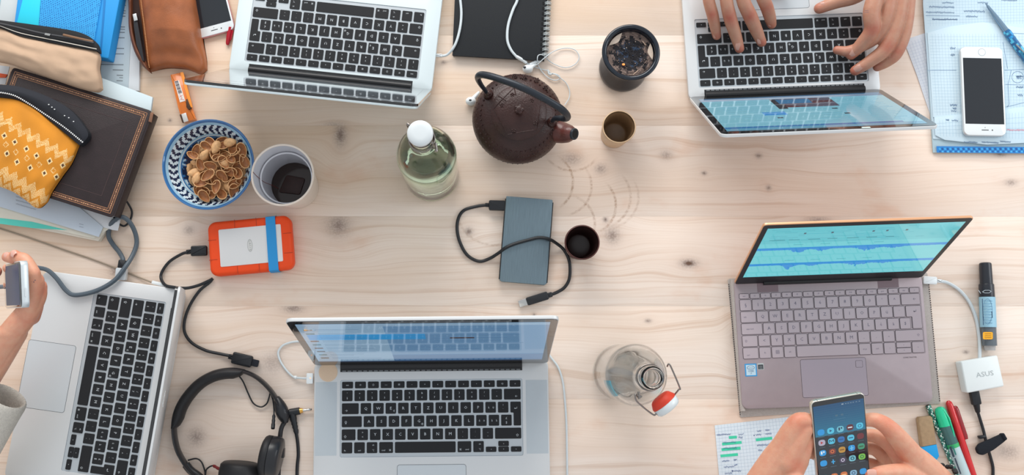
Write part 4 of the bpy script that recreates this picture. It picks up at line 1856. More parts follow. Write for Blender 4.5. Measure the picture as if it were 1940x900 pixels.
sh = thing('printed_sheets', 'stack of printed pages lying under the bright blue book', 'papers', at0(215, 90))
o = Vector(sh.location)
pslab(sh, 'sheet_stack', [(140, -30), (268, -30), (263, 172), (150, 168)], .0003, .0065, PAPER, .0002)
pslab(sh, 'top_sheet', [(140, -30), (252, -30), (243, 170), (150, 160)], .0066, .0074, mat('grey white printed page', (184, 198, 206), .8), .0001)
tx = MB()
z = .0075
for i in range(17):
    y = -10 + i * 10.2
    if i in (5, 9, 12):
        continue
    L = rnd.choice([12, 20, 30, 38, 44])
    x1 = 239 - (y / 170) * 7
    stroke(tx, [(x1, y), (x1 - L, y - .5)], z, o, .0016, (120, 128, 134))
    if i % 3 == 0:
        stroke(tx, [(x1, y + 4.5), (x1 - L * .6, y + 4)], z, o, .0016, (132, 140, 146))
tx.build('printed_lines', PRINT, sh, 0)

sh2 = thing('paper_sheet', 'pale grey sheet at the very top left corner behind the canvas pouch', 'paper', at0(10, 10))
pslab(sh2, 'sheet', [(-40, -30), (50, -30), (36, 66), (-40, 66)], .0003, .030, mat('pale grey folder', (196, 202, 204), .7), .0006)
pslab(sh2, 'blue_edge', [(-40, -30), (5, -30), (-3, 26), (-40, 26)], .0302, .0312, mat('pale blue card', (150, 190, 210), .7), .0003)

bb = thing('blue_book', 'bright blue book with a perforated cover and cyan strip', 'book', at0(130, 40))
BL = mat('bright blue cover', (30, 146, 216), .55, bump=.05, bscale=300)
pslab(bb, 'book_block', [(38, -40), (234, -40), (205, 111), (22, 80)], .0080, .034, BL, .0015, .003)
pslab(bb, 'cyan_strip', [(52, -38), (80, -38), (72, 66), (28, 58)], .0342, .0356, mat('cyan plastic', (36, 206, 232), .5), .0004)
pf = attr_mat('perforated blue fabric', .7)
mb = MB()
oo = Vector(bb.location)
G = coons([(72, 70), (176, 90)], [(80, -30), (197, -30)], [(72, 70), (80, -30)], [(176, 90), (197, -30)], 104, 100)
holes = lambda u, v, p: lin(16, 104, 176) if ((p.x * .97 - p.y * .1) % 4.0 < 1.9) and (((p.y + (2.0 if int((p.x * .97 - p.y * .1) / 4.0) % 2 else 0)) % 4.0) < 1.9) else lin(48, 160, 224)


def cushion2(mb, G, zb, hf, colf, o, under=True):
    m2 = MB()
    if colf:
        m2.c = colf(.02, .02, G[1][1][0])
    nv, nu = len(G) - 1, len(G[0]) - 1
    cushion(m2, G, zb, hf, None, under)
    if colf:
        k = 0
        step = 2 if under else 1
        for j in range(nv):
            for i in range(nu):
                p = (G[j][i][0] + G[j + 1][i + 1][0]) / 2
                m2.col[k] = colf((i + .5) / nu, (j + .5) / nv, p)
                k += step
    base = len(mb.v)
    mb.v += [(x - o.x, y - o.y, z) for x, y, z in m2.v]
    mb.f += [tuple(i + base for i in f) for f in m2.f]
    mb.mi += [mb.m] * len(m2.f)
    mb.col += m2.col
    return mb


cushion2(mb, G, .0342, lambda u, v: .0022, holes, oo)
mb.build('perforated_panel', pf, bb, 40)
pslab(bb, 'cover_groove', [(199, -38), (203, -38), (192, 105), (189, 105)], .0341, .0346, mat('deeper blue seam', (20, 118, 186), .6), .0001)

stk = thing('notebook_stack', 'cream paged notebook with a turquoise stripe at the bottom of the left pile', 'notebook', at0(90, 420))
pslab(stk, 'page_block', [(-60, 335), (-60, 408), (186, 457), (204, 432), (120, 380)], .0004, .0130, CREAM, .0005)
pslab(stk, 'cover', [(-60, 330), (-60, 400), (178, 452), (212, 430), (130, 380)], .0131, .0142, mat('cream card', (218, 214, 200), .75), .0003)
tq = MB()
flat(tq, [(-40, 407), (0, 413), (60, 420), (128, 436), (60, 432), (0, 424), (-40, 417)], .0144, Vector(stk.location), (92, 206, 190))
tq.build('turquoise_stripe', PRINT, stk, 0)['label'] = 'turquoise stripe'
w1 = thing('paper_sheets', 'white sheets sticking out below the dark leather notebook', 'papers', at0(150, 410))
pslab(w1, 'sheet', [(-60, 310), (120, 350), (230, 408), (223, 437), (214, 436), (-60, 356)], .0146, .0162, PAPER, .0002)
pslab(w1, 'sheet', [(-60, 310), (-60, 376), (0, 392), (187, 449), (195, 430), (100, 350)], .0164, .0180, PAPERB, .0002)
sc = MB()
for y in (0, 5):
    stroke(sc, [(150, 424 + y), (158, 426 + y)], .0183, Vector(w1.location), .0008, (150, 160, 176))
for k in range(3):
    scrawl(sc, 30, 372 + k * 7, 40, 3, .28, .0183, Vector(w1.location), (170, 178, 190), rnd)
sc.build('pen_marks', PRINT, w1, 0)
w2_ = thing('paper_sheet', 'white sheet sticking out above the dark leather notebook', 'paper', at0(240, 185))
pslab(w2_, 'sheet', [(120, 120), (289, 184), (286, 208), (250, 300), (100, 250)], .0146, .0200, mat('cool white paper', (206, 222, 228), .8), .0003)
oc = thing('orange_card', 'small orange red card corner at the left edge above the leather notebook', 'card', at0(0, 138))
pslab(oc, 'card', [(-30, 134), (14, 141), (10, 147), (-30, 146)], .0205, .0225, mat('orange red card', (222, 92, 52), .6), .0003)
pslab(oc, 'white_backing', [(-30, 120), (18, 126), (10, 160), (-30, 158)], .0186, .0202, PAPER, .0003)

LEATHER = mat('dark brown leather', (40, 28, 30), .5, var=.16, vscale=60, bump=.25, bscale=700)
ln = thing('leather_notebook', 'dark brown leather notebook with a gilt tooled border', 'notebook', at0(170, 270))
o = Vector(ln.location)
top = [(24, 127), (288, 210), (213, 413), (-50, 330)]
pslab(ln, 'page_block', [(20, 135), (280, 214), (210, 405), (-46, 328)], .0245, .0455, mat('brown page edges', (150, 118, 96), .8), .0002)
pslab(ln, 'back_cover', top, .0212, .0242, LEATHER, .001, .006)
pslab(ln, 'front_cover', top, .0458, .0490, LEATHER, .0012, .006)
# spine wrap on the right hand side
a, b = W(288, 212, .049), W(214, 411, .049)
d = (b - a).normalized()
nrm = Vector((-d.y, d.x, 0))
sp_ = MB()
prof = [(-.002, .0486), (.0015, .0478), (.0028, .044), (.0032, .036), (.0028, .027), (.0015, .0225), (-.002, .0215)]
rings = []
for t in (0.01, .99):
    p = a.lerp(b, t) - o
    rings.append([(p.x + nrm.x * q, p.y + nrm.y * q, z) for q, z in prof])
sp_.loft(rings, True, True)
sp_.build('spine', LEATHER, ln, 50)
gb = MB()
zz = .0493
GOLD, GOLD2 = (168, 118, 84), (120, 82, 60)


def inner_quad(f):
    A, B, C, D = [Vector(p) for p in top]
    u, v = (B - A).normalized(), (D - A).normalized()
    return [A + (u + v) * f, B + (v - u) * f, C - (u + v) * f, D + (u - v) * f]


for f, wd, cc in ((7, .0009, GOLD), (14.5, .0009, GOLD), (10.7, .0026, GOLD2)):
    Q = inner_quad(f)
    stroke(gb, [tuple(q) for q in Q] + [tuple(Q[0])], zz + (0 if wd < .002 else -.0001), o, wd, cc)
Q = inner_quad(10.7)
for A, B in zip(Q, Q[1:] + Q[:1]):
    n = int((B - A).length / 4)
    for i in range(n):
        if (i * 7) % 11 < 8:
            p = A.lerp(B, (i + .2) / n)
            q = A.lerp(B, (i + .7) / n)
            k = rnd.uniform(-1.4, 1.4)
            nn = Vector((-(B - A).y, (B - A).x)).normalized() * k
            stroke(gb, [tuple(p + nn), tuple(q - nn)], zz + .0001, o, .0012, (196, 146, 108))
Q = inner_quad(34)
stroke(gb, [tuple(q) for q in Q] + [tuple(Q[0])], zz, o, .0006, (74, 54, 54))
gb.build('gilt_border', attr_mat('gilt tooling', .4), ln, 0)['label'] = 'gilt tooled border'
pslab(ln, 'spine_clasp', [(285, 213), (291, 213), (287, 232), (281, 230)], .0488, .0498, mat('dull brass clasp', (150, 110, 88), .3, .8), .0003)
el = MB()
el.tube(local_tube(ln, wpts([(232, 372, .024), (243, 386, .012), (250, 402, .004), (246, 418, .004), (236, 428, .004), (226, 424, .010), (216, 412, .022)]), .0016), .0016, 8)
el.build('elastic_loop', RUBBER, ln)['label'] = 'black elastic loop'

# canvas pencil pouch
cp = thing('canvas_pouch', 'beige canvas pencil pouch with a half-open black zip', 'pouch', at0(90, 110))
o = Vector(cp.location)
CANV = attr_mat('beige canvas', .9, bump=.35, bscale=1600)


def canv(u, v, p):
    n = noise.noise(Vector((p.x * .02, p.y * .03, 0))) * .5 + noise.noise(Vector((p.x * .1, p.y * .1, 4))) * .25
    k = 1 + n * .12
    c = lin(190, 160, 134)
    return (c[0] * k, c[1] * k, c[2] * k, 1)


def puff(h, pu=.35, pv=.35, wr=.0016, sc=9, seed=0, floor_=.35):
    def f(u, v):
        e = (max(0, 4 * u * (1 - u)) ** pu) * (max(0, 4 * v * (1 - v)) ** pv)
        n = noise.noise(Vector((u * sc, v * sc * .6, seed)))
        return h * (floor_ + (1 - floor_) * e) + wr * n * e
    return f


G = coons([(-30, 112), (16, 120), (53, 133), (107, 152), (149, 166), (181, 173), (192, 168)],
          [(-30, 44), (0, 51), (40, 66), (107, 81), (184, 94)],
          [(-30, 112), (-30, 44)], [(192, 168), (190, 150), (186, 130), (188, 110), (184, 94)], 90, 46)
mb = MB()
cushion2(mb, G, .0500, puff(.026, .3, .5, .004, 7, 1, .30), canv, o)
mb.build('canvas_body', CANV, cp, 80)
G = coons([(-30, 45), (0, 52), (40, 68), (107, 82), (184, 96)],
          [(-30, 32), (0, 38), (66, 47), (133, 57), (165, 67), (181, 80), (186, 92)],
          [(-30, 45), (-30, 32)], [(184, 96), (186, 92)], 60, 10)
mb = MB()
cushion2(mb, G, .0500, lambda u, v: .012 + .006 * (1 - v), lambda u, v, p: lin(24, 26, 30) if v < .5 or v > .8 else lin(16, 16, 19), o)
mb.build('zip_band', attr_mat('black woven tape', .85), cp, 60)
tr = MB()
P = wpts([(-20, 44, .0685), (0, 49, .0688), (40, 63, .0690), (107, 77, .0690), (150, 86, .0690), (183, 93, .0680)])
tr.tube(local_tube(cp, P, 0, n=6), .0007, 6)
tr.build('white_piping', mat('white piping', (220, 214, 204), .8), cp)
tr = MB()
P = wpts([(-20, 41, .0700), (30, 52, .0705), (80, 64, .0705), (130, 72, .0705), (178, 82, .0700)])
tr.tube(local_tube(cp, P, 0, n=6), .0022, 8)
tr.build('zip_chain', mat('black zip coil', (26, 28, 34), .5), cp)
pslab(cp, 'zip_slider', [(85, 62), (96, 64), (94, 68), (84, 66)], .0710, .0745, STEEL, .0006)
tr = MB()
P = wpts([(120, 66, .0715), (145, 72, .0715), (176, 79, .0700)])
tr.tube(local_tube(cp, P, 0, n=6), [.002] * 13, 8, True)
tr.build('inner_lining', mat('brown lining', (128, 96, 72), .8), cp)

# yellow patterned pouch
yp = thing('yellow_pouch', 'mustard yellow zip pouch woven with white zigzags and diamonds', 'pouch', at0(80, 290))
o = Vector(yp.location)
DIA = [(8, 257), (28, 269), (50, 282), (69, 295), (94, 305), (119, 313), (13, 291), (32, 307), (57, 318), (84, 328), (107, 335)]
DIA2 = [(11, 274), (30, 288), (51, 300), (74, 312), (101, 323), (-8, 262)]


def yel(u, v, p):
    x, y = p.x, p.y
    base = lin(208, 134, 32)
    n = noise.noise(Vector((x * .03, y * .03, 2)))
    k = 1 + .14 * n
    col = (base[0] * k, base[1] * k, base[2] * k, 1)
    cream, dark = lin(238, 208, 150), lin(84, 56, 40)
    for dx, dy in DIA:
        a, b = x - dx, y - dy
        a, b = a * .96 + b * .26, -a * .26 + b * .96
        q = abs(a) / 6.2 + abs(b) / 7.6
        if q < .5:
            return dark
        if q < .95:
            return cream
    for dx, dy in DIA2:
        a, b = x - dx, y - dy
        q = abs(a) / 6.2 + abs(b) / 7.0
        if .55 < q < .95 and (int(x * 1.1) + int(y * 1.1)) % 2:
            return cream
    s = x * .86 + y * .50
    t = -x * .50 + y * .86
    tri = abs(((s / 20) % 1) - .5) * 2
    for t0, w in ((186, 7), (272, 9), (292, 5), (303, 4)):
        if abs(t - t0 - tri * 14) < w and ((int(s * .62) + int(t * .62)) % 2):
            return cream
    return col


G = coons([(-40, 342), (0, 354), (27, 365), (52, 382), (64, 392), (74, 393), (88, 382)],
          [(-40, 178), (0, 182), (35, 188), (67, 205), (107, 237), (149, 273)],
          [(-40, 342), (-40, 178)], [(88, 382), (97, 362), (117, 332), (134, 308), (149, 273)], 190, 190)
mb = MB()
cushion2(mb, G, .0500, puff(.022, .4, .35, .003, 8, 5, .22), yel, o)
mb.build('woven_body', attr_mat('mustard weave', .85, bump=.3, bscale=1500), yp, 80)
G = coons([(-40, 180), (0, 184), (35, 190), (67, 207), (107, 239), (150, 275)],
          [(-40, 156), (0, 160), (40, 165), (93, 184), (133, 208), (160, 240), (167, 257), (156, 272)],
          [(-40, 180), (-40, 156)], [(150, 275), (156, 272)], 60, 10)
mb = MB()
cushion2(mb, G, .0500, lambda u, v: .013 + .006 * sin(pi * v) * (1 - u ** 6), lambda u, v, p: lin(22, 25, 33) if v < .62 else lin(28, 31, 40), o)
mb.build('zip_band', attr_mat('black woven tape', .85), yp, 60)
te = MB()
L = resample([(-30, 172), (0, 175), (27, 181), (54, 196), (80, 213), (120, 240), (156, 269)], 54)
for q in L:
    p = W(q[0], q[1], .0700) - o
    te.ball((p.x, p.y, .0695), .00135, 1, 1, .8, 7, 4)
q = te.build('zip_teeth', mat('white zip teeth', (224, 226, 226), .5), yp, 60)
q['kind'] = 'stuff'
te = MB()
for (x, y) in ((98, 203), (103, 207), (122, 219), (130, 223), (92, 198), (139, 230)):
    p = W(x, y, .0705) - o
    te.ball((p.x, p.y, .0700), .0009, 1.4, 1, .6, 6, 4)
te.build('stitch_dot', mat('white zip teeth', (0, 0, 0)), yp, 60)

# brown leather pencil case
lc = thing('leather_case', 'tan brown leather pencil case with stitched zip opening', 'pencil case', at0(325, 60))
o = Vector(lc.location)
TAN = mat('tan leather', (156, 90, 52), .40, var=.25, vscale=26, bump=.22, bscale=500)
G = coons([(280, 134), (291, 131), (302, 128), (320, 126), (337, 127), (352, 129), (364, 133), (379, 138), (390, 130)],
          [(257, -60), (300, -62), (340, -62), (362, -60)],
          [(280, 134), (276, 117), (272, 80), (267, 40), (262, 0), (257, -60)],
          [(390, 130), (388, 107), (383, 80), (377, 40), (371, 5), (362, -60)], 70, 90)


def case_h(u, v):
    e = (max(0, 4 * u * (1 - u)) ** .42) * (min(1, max(0, v * 2.6)) ** .45)
    dent = -.006 * exp(-((v - .13) / .07) ** 2) * sin(pi * u)
    return .010 + .040 * e + dent + .0015 * noise.noise(Vector((u * 5, v * 5, 0)))


mb = MB()
cushion2(mb, G, .0008, case_h, None, o)
mb.build('leather_body', TAN, lc, 80)
G = coons([(280, 134), (281, 133)], [(236, -60), (250, -60)],
          [(280, 134), (268, 122), (253, 93), (244, 53), (243, 0), (236, -60)],
          [(281, 133), (274, 112), (258, 80), (251, 40), (250, 0), (250, -60)], 6, 60)
mb = MB()
cushion2(mb, G, .0090, lambda u, v: .014 + .006 * sin(pi * u), None, o)
mb.build('zip_lip', mat('darker tan leather', (112, 66, 44), .5, var=.2, vscale=50), lc, 80)
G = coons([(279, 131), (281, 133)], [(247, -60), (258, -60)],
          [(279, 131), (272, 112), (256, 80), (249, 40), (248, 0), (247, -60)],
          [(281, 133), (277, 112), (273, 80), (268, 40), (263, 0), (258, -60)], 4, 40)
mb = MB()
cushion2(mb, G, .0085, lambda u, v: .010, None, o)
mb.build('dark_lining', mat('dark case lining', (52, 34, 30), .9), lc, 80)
st = MB()
L = resample([(283, 128), (281, 117), (277, 80), (272, 40), (267, 0), (262, -55)], 66)
for i in range(len(L) - 1):
    a_, b_ = L[i], L[i].lerp(L[i + 1], .55)
    hz = .0375 - .010 * max(0, 1 - i / 9)
    p, q = W(a_[0], a_[1], hz) - o, W(b_[0], b_[1], hz) - o
    st.tube([(p.x, p.y, hz), (q.x, q.y, hz)], .0007, 5)
q = st.build('stitching', mat('light stitching', (206, 150, 104), .8), lc)
q['kind'] = 'stuff'
it = thing('mobile_phone', 'black and silver phone tucked in the opening of the tan leather case', 'phone', (W(260, 70, .03).x, W(260, 70, .03).y, .0215))
o2 = Vector((it.location.x, it.location.y, 0))
m_ = MB()
P = [(W(a, b, .031).x - o2.x, W(a, b, .031).y - o2.y) for a, b in [(252, 27), (258, 26), (262, 50), (268, 85), (273, 116), (269, 114), (258, 84), (253, 50)]]
m_.slab(P, .0, .0095, .001, 2)
m_.build('case', mat('dark phone shell', (38, 38, 42), .3), it)
m_ = MB()
P = [(W(a, b, .033).x - o2.x, W(a, b, .033).y - o2.y) for a, b in [(251, 27), (258, 25), (261, 38), (254, 40)]]
m_.slab(P, .0096, .0120, .0008, 2)
m_.build('silver_corner', mat('silver phone corner', (196, 200, 202), .35, .4), it)

# ------------------------------------------------------------ phones
PHONEW = mat('white phone glass', (226, 232, 234), .18, coat=.6)
PHONEB = mat('dark sleeping screen', (26, 31, 38), .14, coat=.4)


def phone(label, cx, cy, zc, rz, w, h, t, sidem, home_top, rot=None, loc=None, body_m=None, slot=True, border=.0035, chin=.0195, lit=None, scm=None):
    l = loc if loc else W(cx, cy, zc)
    o = thing('mobile_phone', label, 'phone', (l[0], l[1], l[2] if loc else zc), 0, None, rot or (0, 0, rz))
    R = rrect(-w / 2, -h / 2, w / 2, h / 2, .0095, 6)
    mb = MB()
    mb.slab(R, 0, t - .0005, .0028, 4)
    mb.build('body', sidem, o, 60)
    mb = MB()
    mb.slab(inset(R, .0012), t - .001, t, .0004, 2)
    mb.build('front_glass', body_m or PHONEW, o, 60)
    s = MB()
    s.slab([(-w / 2 + border, -h / 2 + chin), (w / 2 - border, -h / 2 + chin), (w / 2 - border, h / 2 - chin), (-w / 2 + border, h / 2 - chin)], t - .0005, t + .00015)
    s.build('screen', scm or PHONEB, o, 0)
    k = 1 if home_top else -1
    hb = MB()
    yy = k * (h / 2 - chin / 2)
    hb.m = 0
    hb.lathe([(.001, t + .00012), (.0062, t + .00012), (.0062, t - .0002)], 28, 0, yy)
    hb.m = 1
    hb.lathe([(.001, t + .0002), (.0055, t + .0002), (.0055, t - .0001)], 28, 0, yy, True)
    hb.build('home_button', [mat('home button ring', (168, 176, 182), .3, .5), PHONEW], o)
    if slot:
        yy = -k * (h / 2 - chin / 2)
        ss = MB()
        ss.box(-.0055, yy - .0006, t - .0002, .0055, yy + .0006, t + .0002)
        ss.lathe([(.0011, t + .0002), (.0011, t - .0001)], 12, .0115, yy, True, True)
        ss.lathe([(.0006, t + .0002), (.0006, t - .0001)], 12, 0, yy - k * -.004, True, True)
        ss.build('earpiece', mat('dark speaker slot', (58, 60, 64), .6), o)
    return o


ph1 = phone('white phone with black screen lying on the squared papers at the right', 1859, 174.5, .0095, math.atan2(W(1820, 262, .015).y - W(1813, 86, .015).y, W(1820, 262, .015).x - W(1813, 86, .015).x) + pi / 2,
            .0690, .1475, .0072, mat('silver phone side', (206, 212, 214), .3, .5), True)
ph2 = phone('white phone with a rose gold side beside the tan leather case', 392, -6, .0006, radians(15.5), .0670, .1380, .0072, mat('rose gold phone side', (214, 160, 164), .3, .5), True, chin=.0165)
rc = thing('red_clip', 'small translucent red plastic clip under the white phone by the leather case', 'clip', at0(432, 70))
mb = MB()
oo = Vector(rc.location)
mb.rod(W(437, 52, .0045) - oo, W(430.5, 85, .0035) - oo, [(0, .0040), (.5, .0042), (.9, .0030), (1, .0018)], 12)
mb.build('barrel', mat('translucent red plastic', (196, 26, 50), .25, trans=.25), rc)
mb = MB()
mb.rod(W(441, 58, .006) - oo, W(437, 76, .006) - oo, [(0, .0014), (1, .0010)], 8)
mb.build('clip_arm', mat('translucent red plastic', (0, 0, 0)), rc)

# orange lighter
lt = thing('cutter', 'flat orange plastic lighter with a barcode label above the bowl', 'cutter', at0(346, 184))  # utility blade holder in orange plastic, with metal fittings
o = Vector(lt.location)
ORP = mat('orange plastic', (236, 124, 30), .3, trans=.15, coat=.3)
pslab(lt, 'casing', [(322, 141), (346, 136), (362, 195), (364, 205), (371, 226), (346, 232), (337, 205)], .0004, .0105, ORP, .002, .002)
pslab(lt, 'side_rib', [(341, 137), (347, 136), (365, 203), (359, 204)], .0106, .0125, mat('clear orange plastic', (246, 150, 50), .2, coat=.5), .0006)
pslab(lt, 'metal_fork', [(352, 188), (355, 187), (360, 200), (363, 205), (357, 208), (353, 203)], .0106, .0132, mat('dark bronze metal', (84, 62, 50), .35, .8), .0005)
pslab(lt, 'metal_hood', [(343, 216), (352, 213), (357, 229), (348, 232)], .0106, .0138, mat('pale metal hood', (206, 204, 200), .35, .4), .001)
pslab(lt, 'bronze_strip', [(340, 217), (343, 216), (348, 231), (345, 232)], .0060, .0120, mat('dark bronze metal', (0, 0, 0)), .0005)
pslab(lt, 'barcode_label', [(330, 154), (339, 152), (351, 191), (341, 194)], .0106, .0110, mat('white paper label', (232, 226, 220), .6), .0001)
bc_ = MB()
for i in range(11):
    t = i / 14
    a = (331 + 10 * t, 155.5 + 30 * t)
    stroke(bc_, [a, (a[0] + 6.5, a[1] - 1.8)], .01115, o, .0010 if i % 3 else .0016, (60, 52, 62))
stroke(bc_, [(340, 178), (345, 186), (342, 188), (349, 189)], .01115, o, .0006, (212, 96, 96))
stroke(bc_, [(340, 184), (346, 180)], .01115, o, .0006, (212, 96, 96))
bc_.build('barcode', PRINT, lt, 0)

# ------------------------------------------------------------ black spiral notebook
nb = thing('spiral_notebook', 'black covered spiral notebook at the top centre', 'notebook', at0(945, 50))
o = Vector(nb.location)
BLK = mat('black linen cover', (28, 31, 35), .8, bump=.2, bscale=1600)
pslab(nb, 'page_block', [(867, -60), (1034, -60), (1027, 113), (860, 103)], .0018, .0098, mat('grey page edges', (120, 116, 112), .8), .0)
pslab(nb, 'back_cover', [(865, -60), (1040, -60), (1031, 116), (858, 106)], .0002, .0017, BLK, .0003)
pslab(nb, 'front_cover', [(864, -60), (1040, -60), (1031, 115), (857, 105)], .0099, .0115, BLK, .0004)
for i in range(18):
    y = 103 - i * 9.7
    x = 1031 + (115 - y) * .055
    for dx in (-1.0, 2.2):
        A = W(x - 6.5, y + dx * .9, .0118) - o
        B = W(x + 7, y + dx * .9 + 1.0, .006) - o
        cx, r = (A.x + B.x) / 2, (B.x - A.x) / 2
        lp_ = [(cx + r * cos(a), A.y + (B.y - A.y) * (cos(a) + 1) / 2, .0068 + .0066 * sin(a)) for a in [pi * 1.08 - k * (1.85 * pi) / 14 for k in range(15)]]
        mb = MB()
        mb.tube(lp_, .00085, 6)
        mb.build('wire_ring', mat('bright spiral wire', (206, 214, 216), .3, .6), nb)
    h = MB()
    A = W(x - 6.5, y + .5, .0116) - o
    h.box(A.x - .0022, A.y - .0026, .0114, A.x + .0022, A.y + .0026, .0118)
    h.build('punched_hole', mat('dark punched hole', (16, 17, 20), .9), nb)

cable('charging_cable', 'white cable lying on the black spiral notebook, plugged into the upside-down laptop', [(868, -30, .0135), (872, 0, .0137), (874, 25, .0137), (872, 50, .0137), (866, 75, .0137), (858, 92, .0125), (848, 103, .008), (838, 106, .007), (826, 105, .009)],
      .0021, WHITECAB)
cc = [x for x in SC.objects if x.name.startswith('charging_cable')][-1]
plug(cc, 'plug', (823, 104.5, .0095), (838, 106, .0085), .0055, .0050, WHITEPL, .0015)

ep = thing('earphones', 'white wired earphones tangled between the black notebook and the teapot', 'earphones', at0(1010, 120))
cord = lambda P, r=.0008: cable('cord', '', P, r, WHITECAB, parent=ep)
cord([(985, -30, .0137), (980, 0, .0137), (972, 18, .0137), (964, 42, .0137), (961, 62, .0137), (962, 80, .0137), (969, 96, .0137), (979, 108, .0135)], .0022)
oe = Vector(ep.location)
mb = MB()
mb.rod(W(978, 107, .0135) - oe, W(998, 119, .0060) - oe, [(0, .0022), (.05, .0028), (.5, .0030), (.55, .0026), (.95, .0026), (1, .0014)], 12)
mb.build('cord_splitter', WHITEPL, ep)
mb = MB()
mb.rod(W(1003, 123, .0050) - oe, W(1030, 110, .0080) - oe, [(0, .0014), (.06, .0030), (.94, .0030), (1, .0014)], 12)
mb.build('remote', WHITEPL, ep)
cord([(997, 118, .006), (1008, 124, .0045), (1018, 122, .009), (1028, 113, .0135), (1035, 107, .0135), (1046, 99, .006), (1060, 93, .003), (1076, 91, .003), (1090, 95, .003), (1097, 106, .003),
      (1094, 117, .003), (1084, 125, .003), (1070, 128, .003), (1056, 124, .003), (1044, 118, .003), (1036, 111, .006), (1028, 104, .0135), (1020, 105, .0135), (1018, 113, .012),
      (1020, 124, .005), (1027, 136, .003), (1038, 147, .003), (1050, 152, .003), (1059, 150, .003), (1060, 144, .003), (1052, 140, .003), (1044, 139, .005)])
cord([(998, 121, .005), (1012, 127, .003), (1026, 131, .003), (1040, 135, .003), (1044, 140, .003), (1052, 141, .0045), (1062, 148, .0045), (1073, 158, .003), (1079, 172, .003), (1078, 186, .003), (1070, 199, .003)])
cord([(1038, 132, .004), (1040, 140, .0048), (1045, 141, .0048)], .0013)
for (bx, by, sx, sy, hx, hy) in ((1000, 131, 1016, 121, 994, 127.5), (892, 192, 908, 174, 891, 190)):
    mb = MB()
    p = W(bx, by, .0075) - oe
    mb.ball((p.x, p.y, .0078), .0078, 1.1, .92, .95, 18, 11)
    e = mb.build('earbud', WHITEPL, ep, 80)
    mb = MB()
    q = W(sx, sy, .0050) - oe
    mb.rod((p.x, p.y, .0065), (q.x, q.y, .0045), [(0, .0048), (.4, .0036), (.9, .0026), (1, .0018)], 12)
    mb.build('stem', WHITEPL, e, 60)
    mb = MB()
    g = W(hx, hy, .0138) - oe
    mb.ball((g.x, g.y, .0138), .0024, 1.1, .8, .9, 10, 6)
    mb.build('speaker_mesh', mat('dark speaker slot', (0, 0, 0)), e, 60)

# ------------------------------------------------------------ squared papers at the right
SQ = mat('pale blue squared paper', (198, 220, 232), .8, var=.03, vscale=12)
INK = (92, 122, 160)
LINE = (166, 196, 216)
fs = thing('paper_sheet', 'loose squared sheet fanned out left of the pale blue papers', 'paper', at0(1745, 150))
fq = [(1712, 76), (1790, 50), (1850, 240), (1766, 228), (1737, 142)]
pslab(fs, 'sheet', fq, .0003, .0012, mat('white squared paper', (212, 218, 226), .8), .0001)
mb = MB()
grid_lines(mb, [(1716, 82), (1790, 56), (1835, 200), (1764, 214)], .0014, Vector(fs.location), .0050, (186, 196, 216))
mb.build('ruled_grid', PRINT, fs, 0)
pd = thing('squared_pad', 'pad of pale blue squared pages with handwriting and a blue patterned edge', 'papers', at0(1860, 150))
o = Vector(pd.location)
pslab(pd, 'cover', [(1755, -60), (2000, -60), (2000, 291), (1768, 289), (1757, 130)], .0015, .0040, mat('pale blue grey card', (170, 196, 208), .7), .0004)
pslab(pd, 'page', [(1749, -60), (2000, -60), (2000, 272), (1768, 263), (1757, 120), (1749, 10)], .0042, .0056, SQ, .0002)
pslab(pd, 'page', [(1757, 62), (1800, 50), (1862, 42), (2000, 62), (2000, 226), (1768, 222)], .0058, .0070, mat('paler blue squared paper', (203, 224, 235), .8, var=.02), .0002)
pslab(pd, 'page', [(1770, 222), (2000, 196), (2000, 268), (1870, 274), (1790, 265), (1772, 256)], .0071, .0078, SQ, .0002)
mb = MB()
grid_lines(mb, [(1752, -58), (1960, -58), (1960, 44), (1757, 50)], .0057, o, .0050, LINE)
grid_lines(mb, [(1760, 64), (1960, 64), (1960, 218), (1770, 218)], .0071, o, .0050, LINE)
grid_lines(mb, [(1774, 228), (1960, 210), (1960, 264), (1776, 258)], .0080, o, .0050, LINE)
mb.build('ruled_grid', PRINT, pd, 0)
mb = MB()
rnd = random.Random(8)
for (x, y, L) in ((1785, 5, 22), (1760, 13, 48), (1754, 23, 54), (1766, 36, 48), (1852, 5, 20), (1826, 21, 40), (1830, 31, 22), (1897, 0, 30)):
    scrawl(mb, x, y, L, 4.5, .02, .0058, o, INK, rnd, .0006)
for (x, y, L) in ((1800, 91, 10), (1801, 104, 8), (1800, 199, 13), (1802, 210, 10), (1925, 145, 12), (1925, 165, 14), (1928, 180, 10), (1932, 220, 10), (1922, 258, 18), (1805, 205, 7)):
    scrawl(mb, x, y, L, 5, .02, .0074, o, INK, rnd, .0006)
for (x, y, L) in ((1792, 227, 6), (1803, 228, 12), (1826, 269, 26), (1860, 269, 32), (1895, 268, 20)):
    scrawl(mb, x, y, L, 4, .05, .0082, o, INK, rnd, .0006)
scrawl(mb, 1907, 246, 34, 4, .02, .0082, o, (226, 140, 160), rnd, .0006)
for P in ([(1754, 29.5), (1818, 30)], [(1766, 37), (1814, 36.5)]):
    stroke(mb, P, .0058, o, .0007, INK)
for P in ([(1757, 133), (1812, 133)], [(1903, 133), (1945, 131)], [(1905, 160), (1945, 161)], [(1900, 62), (1945, 64)], [(1900, 80), (1909, 130)], [(1916, 133), (1910, 160), (1912, 198), (1908, 203)],
          [(1905, 203), (1945, 193)]):
    stroke(mb, P, .0073, o, .0006, (120, 150, 184))
C8 = [(1928 + 11 * cos(a), 146 + 11 * sin(a)) for a in [2 * pi * k / 20 for k in range(21)]]
stroke(mb, C8, .0073, o, .0005, INK)
letter(mb, '-28', W(1928, 146).x - o.x + .0, W(1928, 146, .0073).y - o.y, .0074, .0085, pi)
for (x, y, s_) in ((1792, 105, '=='),):
    pass
mb.build('handwriting', PRINT, pd, 0)
mb = MB()
z = .0060
